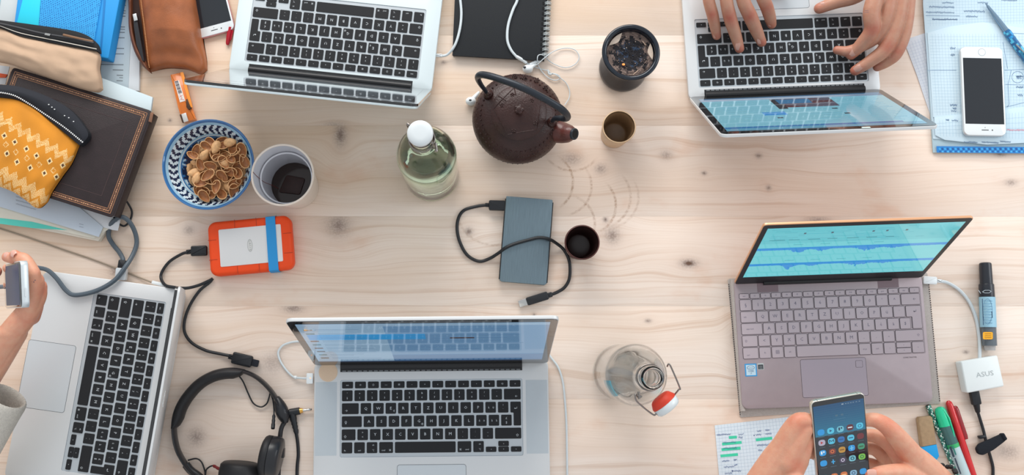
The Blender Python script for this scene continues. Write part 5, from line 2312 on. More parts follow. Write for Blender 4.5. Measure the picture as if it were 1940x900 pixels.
flat(mb, [(1774, 277), (1990, 279), (1990, 291), (1775, 289)], z, o, (34, 122, 196))
for i in range(44):
    x = 1778 + i * 5
    flat(mb, [(x, 281), (x + 3, 279.5), (x + 5, 283), (x + 2, 285)], z + .0001, o, (22, 84, 150) if i % 2 else (60, 160, 220))
    flat(mb, [(x + 1, 286), (x + 4, 285), (x + 5, 288.5), (x + 2, 289)], z + .0001, o, (74, 172, 226) if i % 2 else (20, 90, 160))
mb.build('patterned_edge', PRINT, pd, 0)['label'] = 'blue patterned edge strip'

pn = thing('ballpoint_pen', 'silver tipped pen with a blue patterned grip on the squared papers', 'pen', at0(1900, 55))
o = Vector(pn.location)
mb = MB()
p0, p1, p2, p3 = W(1867, 6, .0100) - o, W(1906, 58, .0125) - o, W(1942, 108, .0135) - o, W(1985, 168, .0135) - o
mb.rod(p0, p1, [(0, .0008), (.08, .0013), (.12, .0022), (.5, .0036), (1, .0046)], 16)
mb.build('metal_tip', mat('blue grey metal', (130, 156, 178), .25, .7), pn)
mb = MB()
n = 30
for i in range(n):
    for k in range(12):
        mb.c = lin(*[(30, 150, 214), (24, 96, 150), (80, 190, 226), (40, 130, 170)][int(3.99 * (noise.noise(Vector((i * .5, k * .6, 0))) * .5 + .5))])
        A = []
        T = (p2 - p1).normalized()
        Nn = Vector((0, 0, 1))
        Bn = T.cross(Nn)
        for ii, kk in ((i, k), (i + 1, k), (i + 1, k + 1), (i, k + 1)):
            a = 2 * pi * kk / 12
            A.append(tuple(p1 + (p3 - p1) * (ii / n) + (Nn * cos(a) + Bn * sin(a)) * (.0060 if ii not in (0,) else .0050)))
        mb.add(A, [(0, 1, 2, 3)])
mb.build('patterned_barrel', PRINT_S, pn, 80)
cp_ = MB()
cp_.tube([tuple(W(1925, 84, .0200) - o), tuple(W(1941, 100, .0205) - o), tuple(W(1960, 126, .0200) - o)], .0012, 8)
cp_.build('pen_clip', STEEL, pn)

# ------------------------------------------------------------ marker, adapter, cables at the right
mk = thing('correction_marker', 'black capped marker with a pale blue label and yellow sticker', 'marker', at0(1870, 580))
o = Vector(mk.location)
mb = MB()
mb.rod(W(1866.5, 498, .0095) - o, W(1869, 540, .0110) - o, [(0, .0075), (.03, .0088), (.1, .0092), (.9, .0095), (1, .0095)], 20)
mb.build('cap', mat('black marker plastic', (34, 38, 46), .3), mk)
mb = MB()
mb.rod(W(1868.5, 538, .0120) - o, W(1870, 564, .0120) - o, [(0, .0105), (.08, .0112), (1, .0114)], 24)
mb.c = lin(200, 206, 210)
mb.build('collar', mat('black marker plastic', (0, 0, 0)), mk)
mb = MB()
A, B = W(1870, 563, .0120) - o, W(1872.5, 620, .0120) - o
mb.rod(A, B, [(0, .0118), (1, .0118)], 28)
mb.build('label_wrap', mat('pale blue label', (150, 194, 214), .45), mk)
mb = MB()
z = .0240
for k in range(9):
    scrawl(mb, 1862, 570 + k * 5.2, 18, 2.2, .02, z, o, (84, 132, 168), random.Random(k), .0004)
stroke(mb, [(1861, 566), (1863, 616)], z, o, .0011, (40, 70, 100))
stroke(mb, [(1879, 590), (1880, 602)], z, o, .0011, (40, 70, 100))
C8 = [(1871 + 9 * cos(a), 590 + 24 * sin(a)) for a in [2 * pi * k / 24 for k in range(25)]]
stroke(mb, C8, z, o, .0004, (60, 100, 140))
stroke(mb, [(1861, 553), (1866, 550), (1874, 550), (1878, 552), (1874, 555), (1866, 555), (1861, 553)], z, o, .0006, (190, 200, 206))
stroke(mb, [(1854, 550), (1858, 556)], z, o, .0008, (190, 200, 206))
mb.build('label_print', PRINT, mk, 0)
mb = MB()
mb.rod(W(1873, 620, .0112) - o, W(1875, 655, .0112) - o, [(0, .0108), (1, .0106)], 24)
mb.build('ink_window', mat('smoky plastic', (112, 122, 130), .2, trans=.3), mk)
mb = MB()
mb.rod(W(1875, 655, .0095) - o, W(1875.5, 664, .0095) - o, [(0, .0086), (1, .0080)], 20)
mb.build('end_cap', mat('frosted clear plastic', (214, 212, 210), .3, trans=.4), mk)
mb = MB()
flat(mb, round_poly([(1862, 629), (1881, 629), (1881, 643), (1862, 643)], 3), .0225, o, (240, 172, 40))
for k in range(3):
    scrawl(mb, 1866, 632.5 + k * 3.6, 12, 1.4, 0, .0227, o, (90, 60, 30), random.Random(k), .0004)
mb.build('yellow_sticker', PRINT, mk, 0)['label'] = 'small yellow sticker'

ad = thing('adapter', 'white square power adapter between the white cable and the black cable', 'adapter', at0(1862, 709))
o = Vector(ad.location)
pslab(ad, 'housing', [(1820, 685), (1890, 673), (1903, 732), (1832, 745)], .0004, .0200, mat('white adapter plastic', (228, 234, 234), .35), .002, .003, 60)
mb = MB()
mb.c = lin(176, 184, 186)
p = W(1866, 709, .0203) - o
letter(mb, 'ASUS', p.x, p.y, .0203, .0105, radians(8), 1.15)
mb.build('moulded_lettering', PRINT, ad, 0)
wc = thing('charging_cable', 'white cable from the mauve laptop down to the white adapter', 'cable', at0(1760, 531))
plug(wc, 'plug', (1748, 530.5, .0095), (1774, 532, .0095), .0125, .0080, WHITEPL, .002)
plug(wc, 'strain_relief', (1772, 532, .0095), (1784, 533, .0085), .0060, .0055, WHITEPL, .002)
cable('cord', '', [(1780, 532.5, .0085), (1796, 536, .004), (1818, 550, .003), (1836, 572, .003), (1848, 600, .003), (1854, 630, .003), (1856, 655, .005), (1856, 682, .0095)], .0026, WHITECAB, parent=wc)

bk = thing('power_cable', 'black cable leaving the white adapter with a hook and loop tie', 'cable', at0(1848, 760))
plug(bk, 'plug', (1844.5, 739, .0095), (1850, 767, .0090), .0140, .0090, RUBBER, .002)
mb = MB()
mb.rod(W(1849.5, 765, .0085) - Vector(bk.location), W(1853, 782, .0060) - Vector(bk.location), [(0, .0052), (.9, .0036), (1, .0024)], 12)
mb.build('strain_relief', RUBBER, bk)
cable('cord', '', [(1852, 779, .006), (1857, 795, .004), (1863, 815, .004), (1867, 832, .006), (1871, 848, .006), (1877, 868, .003), (1881, 885, .003), (1881, 905, .003), (1879, 930, .003)], .0024, RUBBER, parent=bk)
vt = thing('cable_tie', 'black hook and loop tie wrapped round the black cable', 'cable tie', at0(1878, 843))
VEL = mat('black hook and loop', (26, 30, 38), .95, bump=.5, bscale=1500)
pslab(vt, 'strap', [(1850, 850), (1856, 841), (1884, 829), (1901, 821), (1906, 823), (1909, 832), (1905, 837), (1884, 853), (1864, 863), (1854, 861)], .0050, .0135, VEL, .003, .003, 60)
pslab(vt, 'strap_end', [(1897, 823), (1903, 820), (1910, 832), (1905, 836)], .0060, .0160, VEL, .002, .002, 60)
pslab(vt, 'buckle', [(1855, 826), (1868, 824), (1870, 830), (1857, 832)], .0020, .0095, RUBBER, .001, .001, 60)

er = thing('eraser', 'brown and blue block eraser beside the pens', 'eraser', at0(1760, 830))
pslab(er, 'brown_end', [(1740, 794), (1743, 790), (1763, 788), (1767, 791), (1775, 842), (1747, 847)], .0004, .0115, mat('brown eraser rubber', (170, 142, 110), .8, var=.1, vscale=160), .0015, .0, 60)
pslab(er, 'blue_end', [(1747, 847), (1775, 842), (1780, 864), (1776, 871), (1756, 873), (1751, 868)], .0004, .0117, mat('bright blue eraser rubber', (30, 158, 224), .7), .0015, .0, 60)

pc = thing('patterned_pencil', 'dark green pencil with white speckles, leftmost of the three pens', 'pencil', at0(1790, 835))
o = Vector(pc.location)
A, B = W(1758, 768, .0042) - o, W(1824, 925, .0042) - o
mb = MB()
T = (B - A).normalized()
Nn, Bn = Vector((0, 0, 1)), T.cross(Vector((0, 0, 1)))
n = 90
for i in range(n):
    for k in range(12):
        ph_ = (i * .5 + (k if (i // 3) % 2 else -k)) % 4
        mb.c = lin(226, 240, 232) if ph_ < .6 else (lin(40, 150, 126) if ph_ < 2 else lin(16, 92, 82))
        Q = []
        for ii, kk in ((i, k), (i + 1, k), (i + 1, k + 1), (i, k + 1)):
            a = 2 * pi * kk / 12
            Q.append(tuple(A + (B - A) * (ii / n) + (Nn * cos(a) + Bn * sin(a)) * .0040))
        mb.add(Q, [(0, 1, 2, 3)])
for e_ in (A, B):
    mb.c = lin(30, 40, 44)
    mb.add([tuple(e_ + (Nn * cos(a) + Bn * sin(a)) * .0040) for a in [2 * pi * k / 12 for k in range(12)]], [tuple(range(12))])
mb.build('wrapped_barrel', PRINT_S, pc, 60)

hl = thing('highlighter', 'green capped highlighter with a clear barrel between pencil and red pen', 'highlighter', at0(1805, 835))
o = Vector(hl.location)
GRN = mat('mint green cap', (30, 206, 152), .25, coat=.4)
mb = MB()
h0, h1, h2 = W(1779, 771, .0095) - o, W(1791, 807, .0095) - o, W(1838, 926, .0095) - o
mb.rod(h0, h1, [(0, .0030), (.05, .0062), (.2, .0082), (.6, .0090), (1, .0092)], 20)
mb.build('cap', GRN, hl)
mb = MB()
hm = h1.lerp(h2, .28)
mb.rod(h1, hm, [(0, .0090), (1, .0090)], 20)
mb.build('clear_barrel', mat('smoky green plastic', (84, 132, 130), .15, trans=.35), hl)
mb = MB()
mb.rod(hm, h1.lerp(h2, .34), [(0, .0091), (1, .0088)], 20)
mb.build('green_ring', mat('green ring', (60, 180, 110), .4), hl)
mb = MB()
mb.rod(h1.lerp(h2, .34), h2, [(0, .0088), (1, .0084)], 20)
mb.build('white_barrel', mat('pale barrel', (186, 208, 212), .3), hl)
mb = MB()
for k, (a, b, w, c) in enumerate((((1800, 846), (1807, 866), .0032, (34, 52, 66)), ((1805, 845), (1811, 862), .0022, (44, 120, 110)), ((1809, 868), (1820, 898), .0024, (50, 60, 74)))):
    stroke(mb, [a, b], .0188, o, w, c)
mb.build('barrel_print', PRINT, hl, 0)
mb = MB()
mb.tube([tuple(W(1787, 776, .0165) - o), tuple(W(1798, 792, .0185) - o), tuple(W(1806, 818, .0175) - o), tuple(W(1808, 830, .0160) - o)], .0013, 8)
mb.build('clip', GRN, hl)

rp_ = thing('red_pen', 'glossy red pen lying beside the green highlighter', 'pen', at0(1822, 835))
o = Vector(rp_.location)
RED = mat('glossy red plastic', (206, 28, 34), .2, coat=.6)
mb = MB()
mb.rod(W(1796, 759, .0060) - o, W(1852, 926, .0060) - o, [(0, .0018), (.02, .0045), (.06, .0054), (.5, .0056), (1, .0052)], 20)
mb.build('barrel', RED, rp_)
mb = MB()
mb.rod(W(1808.5, 769, .0050) - o, W(1829, 832, .0050) - o, [(0, .0018), (.04, .0038), (.15, .0046), (.9, .0048), (1, .0040)], 16)
mb.build('clip', mat('dark translucent red', (160, 26, 34), .25, trans=.2, coat=.4), rp_)['label'] = 'dark red translucent clip'

# ------------------------------------------------------------ notes sheet at the lower right
ns = thing('notes_sheet', 'squared sheet with green highlighted notes below the mauve laptop', 'paper', at0(1450, 850))
o = Vector(ns.location)
NQ = [(1354, 806), (1530, 786), (1560, 1000), (1372, 1010)]
pslab(ns, 'sheet', NQ, .0003, .0011, mat('squared note paper', (212, 222, 230), .8), .0001)
mb = MB()
grid_lines(mb, NQ, .0013, o, .0050, (182, 200, 216))
mb.build('ruled_grid', PRINT, ns, 0)
mb = MB()
GH = (64, 204, 164)
for (x0, y0, x1, y1) in ((1381, 829, 1396, 828), (1368, 841.5, 1405, 838), (1367, 852, 1403, 849), (1365, 864, 1398, 861), (1432, 833.5, 1463, 830), (1481, 829.5, 1490, 828.5)):
    stroke(mb, [(x0, y0), (x1, y1)], .00135, o, .0042, GH)
rnd = random.Random(5)
for (x, y, L) in ((1358, 824, 26), (1399, 823, 10), (1399, 829, 8), (1370, 839, 24), (1370, 850, 26), (1368, 874, 14), (1390, 871, 6), (1371, 885, 20), (1391, 881, 6), (1386, 893, 18), (1373, 897, 14),
                  (1434, 817, 8), (1450, 815, 8), (1432, 824, 10), (1450, 822, 12), (1434, 844, 28), (1436, 853, 8), (1489, 813, 8), (1490, 820, 14)):
    scrawl(mb, x, y, L, 4, -.06, .0015, o, (70, 96, 150), rnd, .00045)
for (x, y) in ((1428, 825), (1484, 820), (1387, 892)):
    stroke(mb, [(x, y), (x + 1.5, y)], .0015, o, .0016, (50, 60, 110))
mb.build('handwriting', PRINT, ns, 0)

# ------------------------------------------------------------ headphones
hd = thing('headphones', 'black headphones with a padded band at the lower left', 'headphones', at0(430, 800))
o = Vector(hd.location)
PADM = mat('black padded leatherette', (28, 28, 31), .55, bump=.15, bscale=400)
HPL = mat('black headphone plastic', (33, 34, 38), .32)
band = [(370, 902), (352, 880), (336, 850), (330, 815), (333, 784), (347, 754), (372, 725), (400, 708), (430, 701), (458, 703), (485, 714), (508, 734), (524, 756), (535, 776)]
bpts = spline(wpts([(a, b, .012) for a, b in band]), 8)
mb = MB()
rings = []
for i, p in enumerate(bpts):
    t = (bpts[min(i + 1, len(bpts) - 1)] - bpts[max(0, i - 1)]).normalized()
    n_ = Vector((-t.y, t.x, 0))
    q = p - o
    rings.append([tuple(q + n_ * (.0032 * cos(a)) + Vector((0, 0, .0125 * sin(a) * .9))) for a in [2 * pi * k / 12 for k in range(12)]])
mb.loft(rings)
mb.build('headband', HPL, hd, 60)
i0, i1 = int(len(bpts) * .24), int(len(bpts) * .70)
mb = MB()
rings = []
for i in range(i0, i1 + 1):
    p = bpts[i]
    t = (bpts[i + 1] - bpts[i - 1]).normalized()
    n_ = Vector((-t.y, t.x, 0))
    s = (i - i0) / (i1 - i0)
    e = min(1, 9 * s, 9 * (1 - s)) ** .5
    th2 = .0035 + .0052 * e
    q = p - o - n_ * (th2 - .0035)
    rings.append([tuple(q + n_ * (th2 * cos(a)) + Vector((0, 0, (.0128 + .002 * e) * sin(a)))) for a in [2 * pi * k / 16 for k in range(16)]])
mb.loft(rings)
mb.build('band_pad', PADM, hd, 70)
mb = MB()
yk = wpts([(524, 752, .014), (531, 770, .014), (537, 788, .014), (541, 802, .014)])
mb.tube(local_tube(hd, yk, 0, n=4), [.0040 + .0062 * sin(pi * i / 12) for i in range(13)], 14)
mb.build('yoke_joint', HPL, hd, 70)
mb = MB()
mb.tube(local_tube(hd, wpts([(540, 798, .014), (533, 812, .014), (530, 836, .014), (529, 870, .014), (527, 905, .014)]), 0, n=6), .0036, 10)
mb.build('yoke_arm', HPL, hd, 60)
mb = MB()
mb.tube(local_tube(hd, wpts([(352, 880, .012), (362, 892, .012), (378, 904, .012), (390, 920, .012)]), 0, n=6), .0062, 10)
mb.build('yoke_arm', HPL, hd, 60)
pslab(hd, 'size_slider', [(530, 849), (538, 850), (537, 868), (529, 868)], .010, .024, HPL, .0015)


def earcup(c0, c1, r, padr):
    """stub cylinder on its side from c0 (outer shell) to c1 (cushion)"""
    c0, c1 = Vector(c0) - o, Vector(c1) - o
    mb = MB()
    mb.rod(c0, c0.lerp(c1, .55), [(0, r * .78), (.08, r * .92), (.3, r), (1, r)], 40)
    sh_ = mb.build('ear_cup', HPL, hd, 50)
    mb = MB()
    mb.rod(c0.lerp(c1, .53), c1, [(0, padr * .9), (.15, padr), (.6, padr), (.85, padr * .93), (1, padr * .78)], 40)
    mb.build('ear_cushion', PADM, sh_, 60)


earcup(W(532, 868, .034), W(496, 862, .034), .031, .031)
mb = MB()
a, b = W(416, 930, .030) - o, W(488, 918, .034) - o
mb = MB()
rings = []
cen = W(452, 912, .028) - o
up_ = Vector((.1, .99, 0)).normalized()
mb.rod(cen + up_ * .028, cen - up_ * .004, [(0, .026), (.12, .030), (.5, .0315), (1, .031)], 36)
sh_ = mb.build('ear_cushion', PADM, hd, 60)
mb = MB()
mb.rod(cen - up_ * .004, cen - up_ * .022, [(0, .0305), (.8, .030), (1, .024)], 36)
mb.build('ear_cup', HPL, hd, 60)
hc = lambda P, r, m=RUBBER, nm='wire': cable(nm, '', P, r, m, parent=hd)
hc([(452, 711, .008), (461, 724, .006), (470, 745, .004), (480, 764, .004), (494, 771, .004), (505, 765, .004), (510, 752, .006), (512, 742, .010)], .0012)
hc([(512, 742, .012), (517, 758, .012), (519, 775, .014), (519, 790, .020)], .0012)
mb = MB()
mb.rod(W(519, 786, .020) - o, W(517, 812, .032) - o, [(0, .0018), (.1, .0026), (.3, .0022), (.4, .0028), (.6, .0024), (.7, .0030), (1, .0030)], 10)
mb.build('strain_relief', RUBBER, hd)
hc([(356, 872, .004), (372, 869, .004), (382, 876, .004), (388, 892, .004), (389, 902, .004)], .0012)
hc([(389, 900, .004), (391, 890, .004), (398, 884, .006), (405, 882, .008)], .0012)
mb = MB()
mb.rod(W(404, 882, .008) - o, W(426, 895, .016) - o, [(0, .0016), (.1, .0026), (.25, .002), (.4, .0026), (.55, .002), (.7, .0028), (1, .0030)], 10)
mb.build('red_strain_relief', mat('dark red rubber', (122, 34, 36), .5), hd)['label'] = 'dark red strain relief'
jk = thing('audio_plug', 'black right-angle headphone plug with gold collar lying near the centre laptop', 'plug', at0(560, 785))
o = Vector(jk.location)
mb = MB()
mb.rod(W(548, 782, .0060) - o, W(568, 778.5, .0060) - o, [(0, .0045), (.06, .0058), (1, .0056)], 16)
mb.build('plug_body', RUBBER, jk)
mb = MB()
mb.rod(W(553, 782, .0060) - o, W(562, 822, .0050) - o, [(0, .0055), (.3, .0056), (.45, .0044), (.5, .0050), (.6, .0040), (.66, .0046), (.78, .0036), (.84, .0042), (1, .0030)], 14)
mb.build('strain_relief', RUBBER, jk)
mb = MB()
mb.rod(W(567.5, 778.5, .0060) - o, W(574, 777.6, .0060) - o, [(0, .0042), (.6, .0042), (.65, .0034), (1, .0034)], 14)
mb.build('gold_collar', mat('gold metal', (222, 172, 92), .22, 1.0), jk)['label'] = 'gold collar'
mb = MB()
mb.rod(W(574, 777.6, .0060) - o, W(591, 775.5, .0060) - o, [(0, .0020), (.4, .0020), (.42, .0015), (.5, .0015), (.52, .0020), (.78, .0020), (.86, .0012), (.92, .0018), (1, .0006)], 12)
mb.build('plug_tip', STEEL, jk)
cable('cord', '', [(561, 819, .005), (564, 840, .003), (565, 862, .003), (563, 885, .003), (562, 925, .003)], .0026, RUBBER, parent=jk)

# ------------------------------------------------------------ cables round the laptops
mg = thing('charging_cable', 'white magnetic charging cable curling beside the lower centre laptop', 'cable', at0(560, 700))
plug(mg, 'magnetic_plug', (581, 717, .0075), (593.5, 717, .0075), .0165, .0075, WHITEPL, .001)
mb = MB()
p = W(588, 716.5, .0114) - Vector(mg.location)
mb.ball((p.x, p.y, .0112), .0009, 1, 1, .5, 8, 5)
mb.build('charge_light', mat('amber charge light', (255, 170, 110), .4, emit=1.2), mg)
cable('cord', '', [(581, 717, .0075), (568, 716, .006), (556, 714, .004), (543, 702, .003), (531, 684, .003), (527, 668, .003), (534, 656, .003), (546, 650, .003), (562, 647, .003), (590, 647, .003)], .0017, WHITECAB, parent=mg)
mb = MB()
mb.rod(W(562, 716, .0055) - Vector(mg.location), W(557, 714, .0045) - Vector(mg.location), [(0, .0024), (.5, .0030), (1, .0020)], 10)
mb.build('cable_guard', WHITEPL, mg)
cable('white_cable', 'thin white cable running down the right side of the lower centre laptop', [(1020, 660, .003), (1036, 668, .003), (1046, 680, .003), (1058, 697, .003), (1066, 722, .003), (1070, 755, .003), (1073, 800, .003), (1074, 850, .003), (1075, 930, .003)],
      .0016, WHITECAB)

GREYCAB = mat('grey blue sheathed cable', (78, 90, 100), .5, bump=.2, bscale=900)
gcb = thing('charging_cable', 'thick grey cable looping from the sideways laptop up over its corner to the held phone', 'cable', at0(231, 500))
cable('cord', '', [(231, 505, .0125), (233, 492, .0125), (226, 478, .006), (214, 463, .005), (206, 448, .006), (208, 430, .012), (216, 418, .018), (230, 411, .021), (244, 419, .018), (255, 438, .010), (259, 460, .006), (252, 482, .010), (238, 505, .021),
                   (216, 532, .024), (182, 551, .0235), (144, 559, .0235), (126, 551, .0235), (106, 526, .025), (88, 511, .026), (62, 506, .030)], .0036, GREYCAB, parent=gcb)
plug(gcb, 'cable_boot', (234, 493, .0125), (231, 509, .0125), .0130, .0100, RUBBER, .002)
plug(gcb, 'adapter_plug', (231.5, 508, .0125), (229, 531, .0125), .0170, .0095, mat('silver plug', (206, 212, 216), .4, .3), .001)

tc_ = thing('thin_cord', 'thin dull beige cord crossing the wood to a white plug on the sideways laptop', 'cable', at0(100, 468))
cable('cord', '', [(-30, 424, .0015), (0, 433, .0015), (60, 452, .0015), (120, 473, .0015), (168, 489, .0015), (219, 508, .0015), (255, 522, .0015), (290, 536, .006)], .0013, mat('beige grey cord', (150, 136, 120), .7), parent=tc_)
plug(tc_, 'white_plug', (288, 534.5, .0085), (314, 541, .0085), .0055, .0050, WHITEPL, .001)

# ------------------------------------------------------------ hands
def skin_mat(name, rgb, red):
    m = bpy.data.materials.new(name)
    m.use_nodes = True
    nt = m.node_tree
    b = nt.nodes['Principled BSDF']
    a = nt.nodes.new('ShaderNodeAttribute')
    a.attribute_name = 'flush'
    tc = nt.nodes.new('ShaderNodeTexCoord')
    n = nt.nodes.new('ShaderNodeTexNoise')
    n.inputs['Scale'].default_value = 90
    n.inputs['Detail'].default_value = 4
    nt.links.new(tc.outputs['Object'], n.inputs['Vector'])
    ad = nt.nodes.new('ShaderNodeMath')
    ad.operation = 'MULTIPLY_ADD'
    nt.links.new(n.outputs['Fac'], ad.inputs[0])
    ad.inputs[1].default_value = .9
    ad.inputs[2].default_value = -.36
    a2 = nt.nodes.new('ShaderNodeMath')
    a2.operation = 'ADD'
    a2.use_clamp = True
    nt.links.new(ad.outputs[0], a2.inputs[0])
    nt.links.new(a.outputs['Fac'], a2.inputs[1])
    mx = nt.nodes.new('ShaderNodeMix')
    mx.data_type = 'RGBA'
    nt.links.new(a2.outputs[0], mx.inputs[0])
    mx.inputs[6].default_value = lin(*rgb)
    mx.inputs[7].default_value = lin(*red)
    nt.links.new(mx.outputs[2], b.inputs['Base Color'])
    b.inputs['Roughness'].default_value = .48
    b.inputs['Subsurface Weight'].default_value = .25
    b.inputs['Subsurface Radius'].default_value = (.006, .0025, .0012)
    b.inputs['Subsurface Scale'].default_value = .5
    n2 = nt.nodes.new('ShaderNodeTexNoise')
    n2.inputs['Scale'].default_value = 420
    n2.inputs['Detail'].default_value = 4
    nt.links.new(tc.outputs['Object'], n2.inputs['Vector'])
    bp = nt.nodes.new('ShaderNodeBump')
    bp.inputs['Strength'].default_value = .35
    bp.inputs['Distance'].default_value = .0008
    nt.links.new(n2.outputs['Fac'], bp.inputs['Height'])
    nt.links.new(bp.outputs[0], b.inputs['Normal'])
    return m


def flesh(name, chains, material, voxel=.0013, smooth=5, red=(), label=None, cat=None, hard=()):
    """one continuous skin grown over chains of (px, py, z, r): tapered limbs fused by a voxel remesh"""
    mb = MB()
    for ch in chains:
        P = [(W(p[0], p[1], p[2]), p[3]) for p in ch]
        # refine
        C = spline([p for p, r in P], 5) if len(P) > 2 else [p for p, r in P]
        Rr = []
        if len(P) > 2:
            rs_ = spline([Vector((r, 0, 0)) for p, r in P], 5)
            Rr = [max(.002, v.x) for v in rs_]
        else:
            Rr = [r for p, r in P]
        mb.tube(C, Rr, 16)
        mb.ball(C[0], Rr[0] * .99, 1, 1, 1, 16, 10)
        mb.ball(C[-1], Rr[-1] * .99, 1, 1, 1, 16, 10)
        for i in range(0, len(C), 2):
            mb.ball(C[i], Rr[i] * .985, 1, 1, 1, 14, 8)
    ob = mb.build(name, material, None, 0)
    md = ob.modifiers.new('remesh', 'REMESH')
    md.mode = 'VOXEL'
    md.voxel_size = voxel
    md.use_smooth_shade = True
    sm = ob.modifiers.new('smooth', 'SMOOTH')
    sm.factor = .5
    sm.iterations = smooth
    dg = bpy.context.evaluated_depsgraph_get()
    me = bpy.data.meshes.new_from_object(ob.evaluated_get(dg))
    bpy.data.objects.remove(ob)
    me.materials.clear()
    me.materials.append(material)
    co = np.empty(len(me.vertices) * 3, dtype=np.float32)
    me.vertices.foreach_get('co', co)
    co = co.reshape(-1, 3)
    fl = np.zeros(len(co), dtype=np.float32)
    for (px, py, z, rad, k) in red:
        c = np.array(W(px, py, z))
        d = np.linalg.norm(co - c, axis=1)
        fl = np.maximum(fl, k * np.exp(-(d / rad) ** 2))
    at = me.attributes.new('flush', 'FLOAT', 'POINT')
    at.data.foreach_set('value', fl)
    # creases at the joints
    me.update()
    o = link(name, me)
    if label:
        tag(o, label, cat)
    return o


NAIL = mat('fingernail', (214, 162, 146), .28, coat=.4)


def nail(parent, px, py, z, ang, w=.0115, L=.0125, tilt=.0, roll=0.0, m=None):
    """curved plate; ang = world heading of the finger"""
    mb = MB()
    nu, nv = 8, 6
    for sgn in (1,):
        V = []
        for j in range(nv + 1):
            v = j / nv
            ww = w / 2 * (1 - .25 * (2 * abs(v - .5)) ** 3)
            for i in range(nu + 1):
                u = -1 + 2 * i / nu
                V.append((L * (v - .5), ww * u, .0016 * (1 - u * u) - .0010 * (v - .3) ** 2 * 2))
        F = []
        for j in range(nv):
            for i in range(nu):
                a = j * (nu + 1) + i
                F.append((a, a + nu + 1, a + nu + 2, a + 1))
        n0 = len(V)
        V += [(x, y, z_ - .0006) for x, y, z_ in V]
        F += [tuple(q + n0 for q in f[::-1]) for f in F]
        rim = [i for i in range(nu + 1)] + [(j + 1) * (nu + 1) - 1 for j in range(1, nv + 1)] + [nv * (nu + 1) + i for i in range(nu - 1, -1, -1)] + [j * (nu + 1) for j in range(nv - 1, 0, -1)]
        for a, b in zip(rim, rim[1:] + rim[:1]):
            F.append((a, b, b + n0, a + n0))
        mb.add(V, F)
    o = mb.build('fingernail', m or NAIL, parent, 60)
    p = W(px, py, z)
    o.location = p
    o.rotation_euler = (Matrix.Rotation(ang, 3, 'Z') @ Matrix.Rotation(tilt, 3, 'Y') @ Matrix.Rotation(roll, 3, 'X')).to_euler()
    return o


def heading(a, b, z=.03):
    p, q = W(a[0], a[1], z), W(b[0], b[1], z)
    return math.atan2(q.y - p.y, q.x - p.x)


SK1 = skin_mat('tanned skin', (186, 136, 112), (176, 96, 76))
SK2 = skin_mat('light warm skin', (214, 158, 130), (204, 112, 86))

# ---- the typing person: both hands and wrists enter from the top
R1 = [  # right hand, on the left in the picture
    [(1352, -120, .070, 0.0113), (1344, -50, .068, 0.0099), (1342, -6, .062, 0.0095), (1350, 28, .050, 0.0095), (1355, 52, .036, 0.0086), (1358, 68, .0265, 0.0070)],
    [(1378, -125, .074, 0.0124), (1372, -45, .074, 0.0107), (1376, 0, .068, 0.0102), (1383, 33, .054, 0.0106), (1394, 68, .036, 0.0095), (1401, 92, .0265, 0.0077)],
    [(1410, -125, .076, 0.0130), (1402, -45, .077, 0.0113), (1408, 0, .070, 0.0108), (1421, 30, .055, 0.0113), (1434, 60, .037, 0.0099), (1443, 80, .0270, 0.0079)],
    [(1440, -120, .074, 0.0130), (1436, -45, .074, 0.0115), (1444, -8, .066, 0.0107), (1453, 14, .052, 0.0104), (1459, 34, .036, 0.0095), (1462, 46, .0270, 0.0077)],
    [(1370, -120, .068, .0150), (1362, -60, .068, 0.0130)], [(1395, -125, .070, .0165), (1392, -60, .070, .0125)], [(1420, -120, .070, .0165), (1420, -60, .070, .0125)],
    [(1440, -130, .062, .014), (1462, -80, .050, 0.0136), (1480, -45, .038, 0.0119), (1488, -20, .030, 0.0096)],
    [(1392, -620, .120, .042), (1393, -450, .090, .037), (1395, -280, .075, .030), (1396, -190, .072, .024), (1398, -130, .070, .020)],
]
R1red = [(1350, 28, .058, .008, .8), (1383, 33, .062, .010, .9), (1421, 30, .064, .010, .9), (1453, 14, .06, .010, .7), (1358, 70, .03, .008, .8), (1401, 94, .03, .008, .9), (1443, 82, .03, .008, .9), (1462, 46, .03, .008, .8)]
L1_ = [
    # index finger: knuckle, middle joint, tip
    [(1672, -40, .074, .0130), (1652, 18, .070, 0.0134), (1652, 56, .060, 0.0123), (1634, 82, .044, 0.0108), (1612, 104, .0285, 0.0084)],
    # middle finger, tucked beneath the index
    [(1690, -35, .072, .0125), (1680, 28, .064, 0.0116), (1662, 68, .050, 0.0101), (1632, 88, .036, 0.0092), (1606, 97, .030, 0.0086), (1586, 95, .0262, 0.0070)],
    # ring finger
    [(1708, -40, .070, .0125), (1702, 30, .062, 0.0119), (1680, 88, .050, 0.0114), (1650, 115, .038, 0.0101), (1620, 134, .0270, 0.0081)],
    # little finger
    [(1722, -45, .064, 0.0132), (1716, 50, .054, 0.0106), (1700, 98, .044, 0.0099), (1682, 116, .034, 0.0088), (1662, 127, .0255, 0.0073)],
    # thumb
    [(1690, -80, .064, .0160), (1655, -35, .056, .0130), (1622, -8, .046, 0.0121), (1584, 4, .034, 0.0106), (1552, 16, .0255, 0.0088)],
    # back of the hand
    [(1700, -120, .070, .0190), (1668, 0, .066, .0125)], [(1706, -120, .070, .0200), (1686, 6, .063, 0.0132)], [(1716, -120, .068, .0190), (1702, 14, .060, 0.0130)], [(1728, -110, .064, .0170), (1716, 20, .056, 0.0123)],
    [(1800, -620, .120, .042), (1770, -450, .090, .037), (1740, -280, .075, .030), (1722, -190, .072, .025), (1712, -120, .068, .0210)],
]
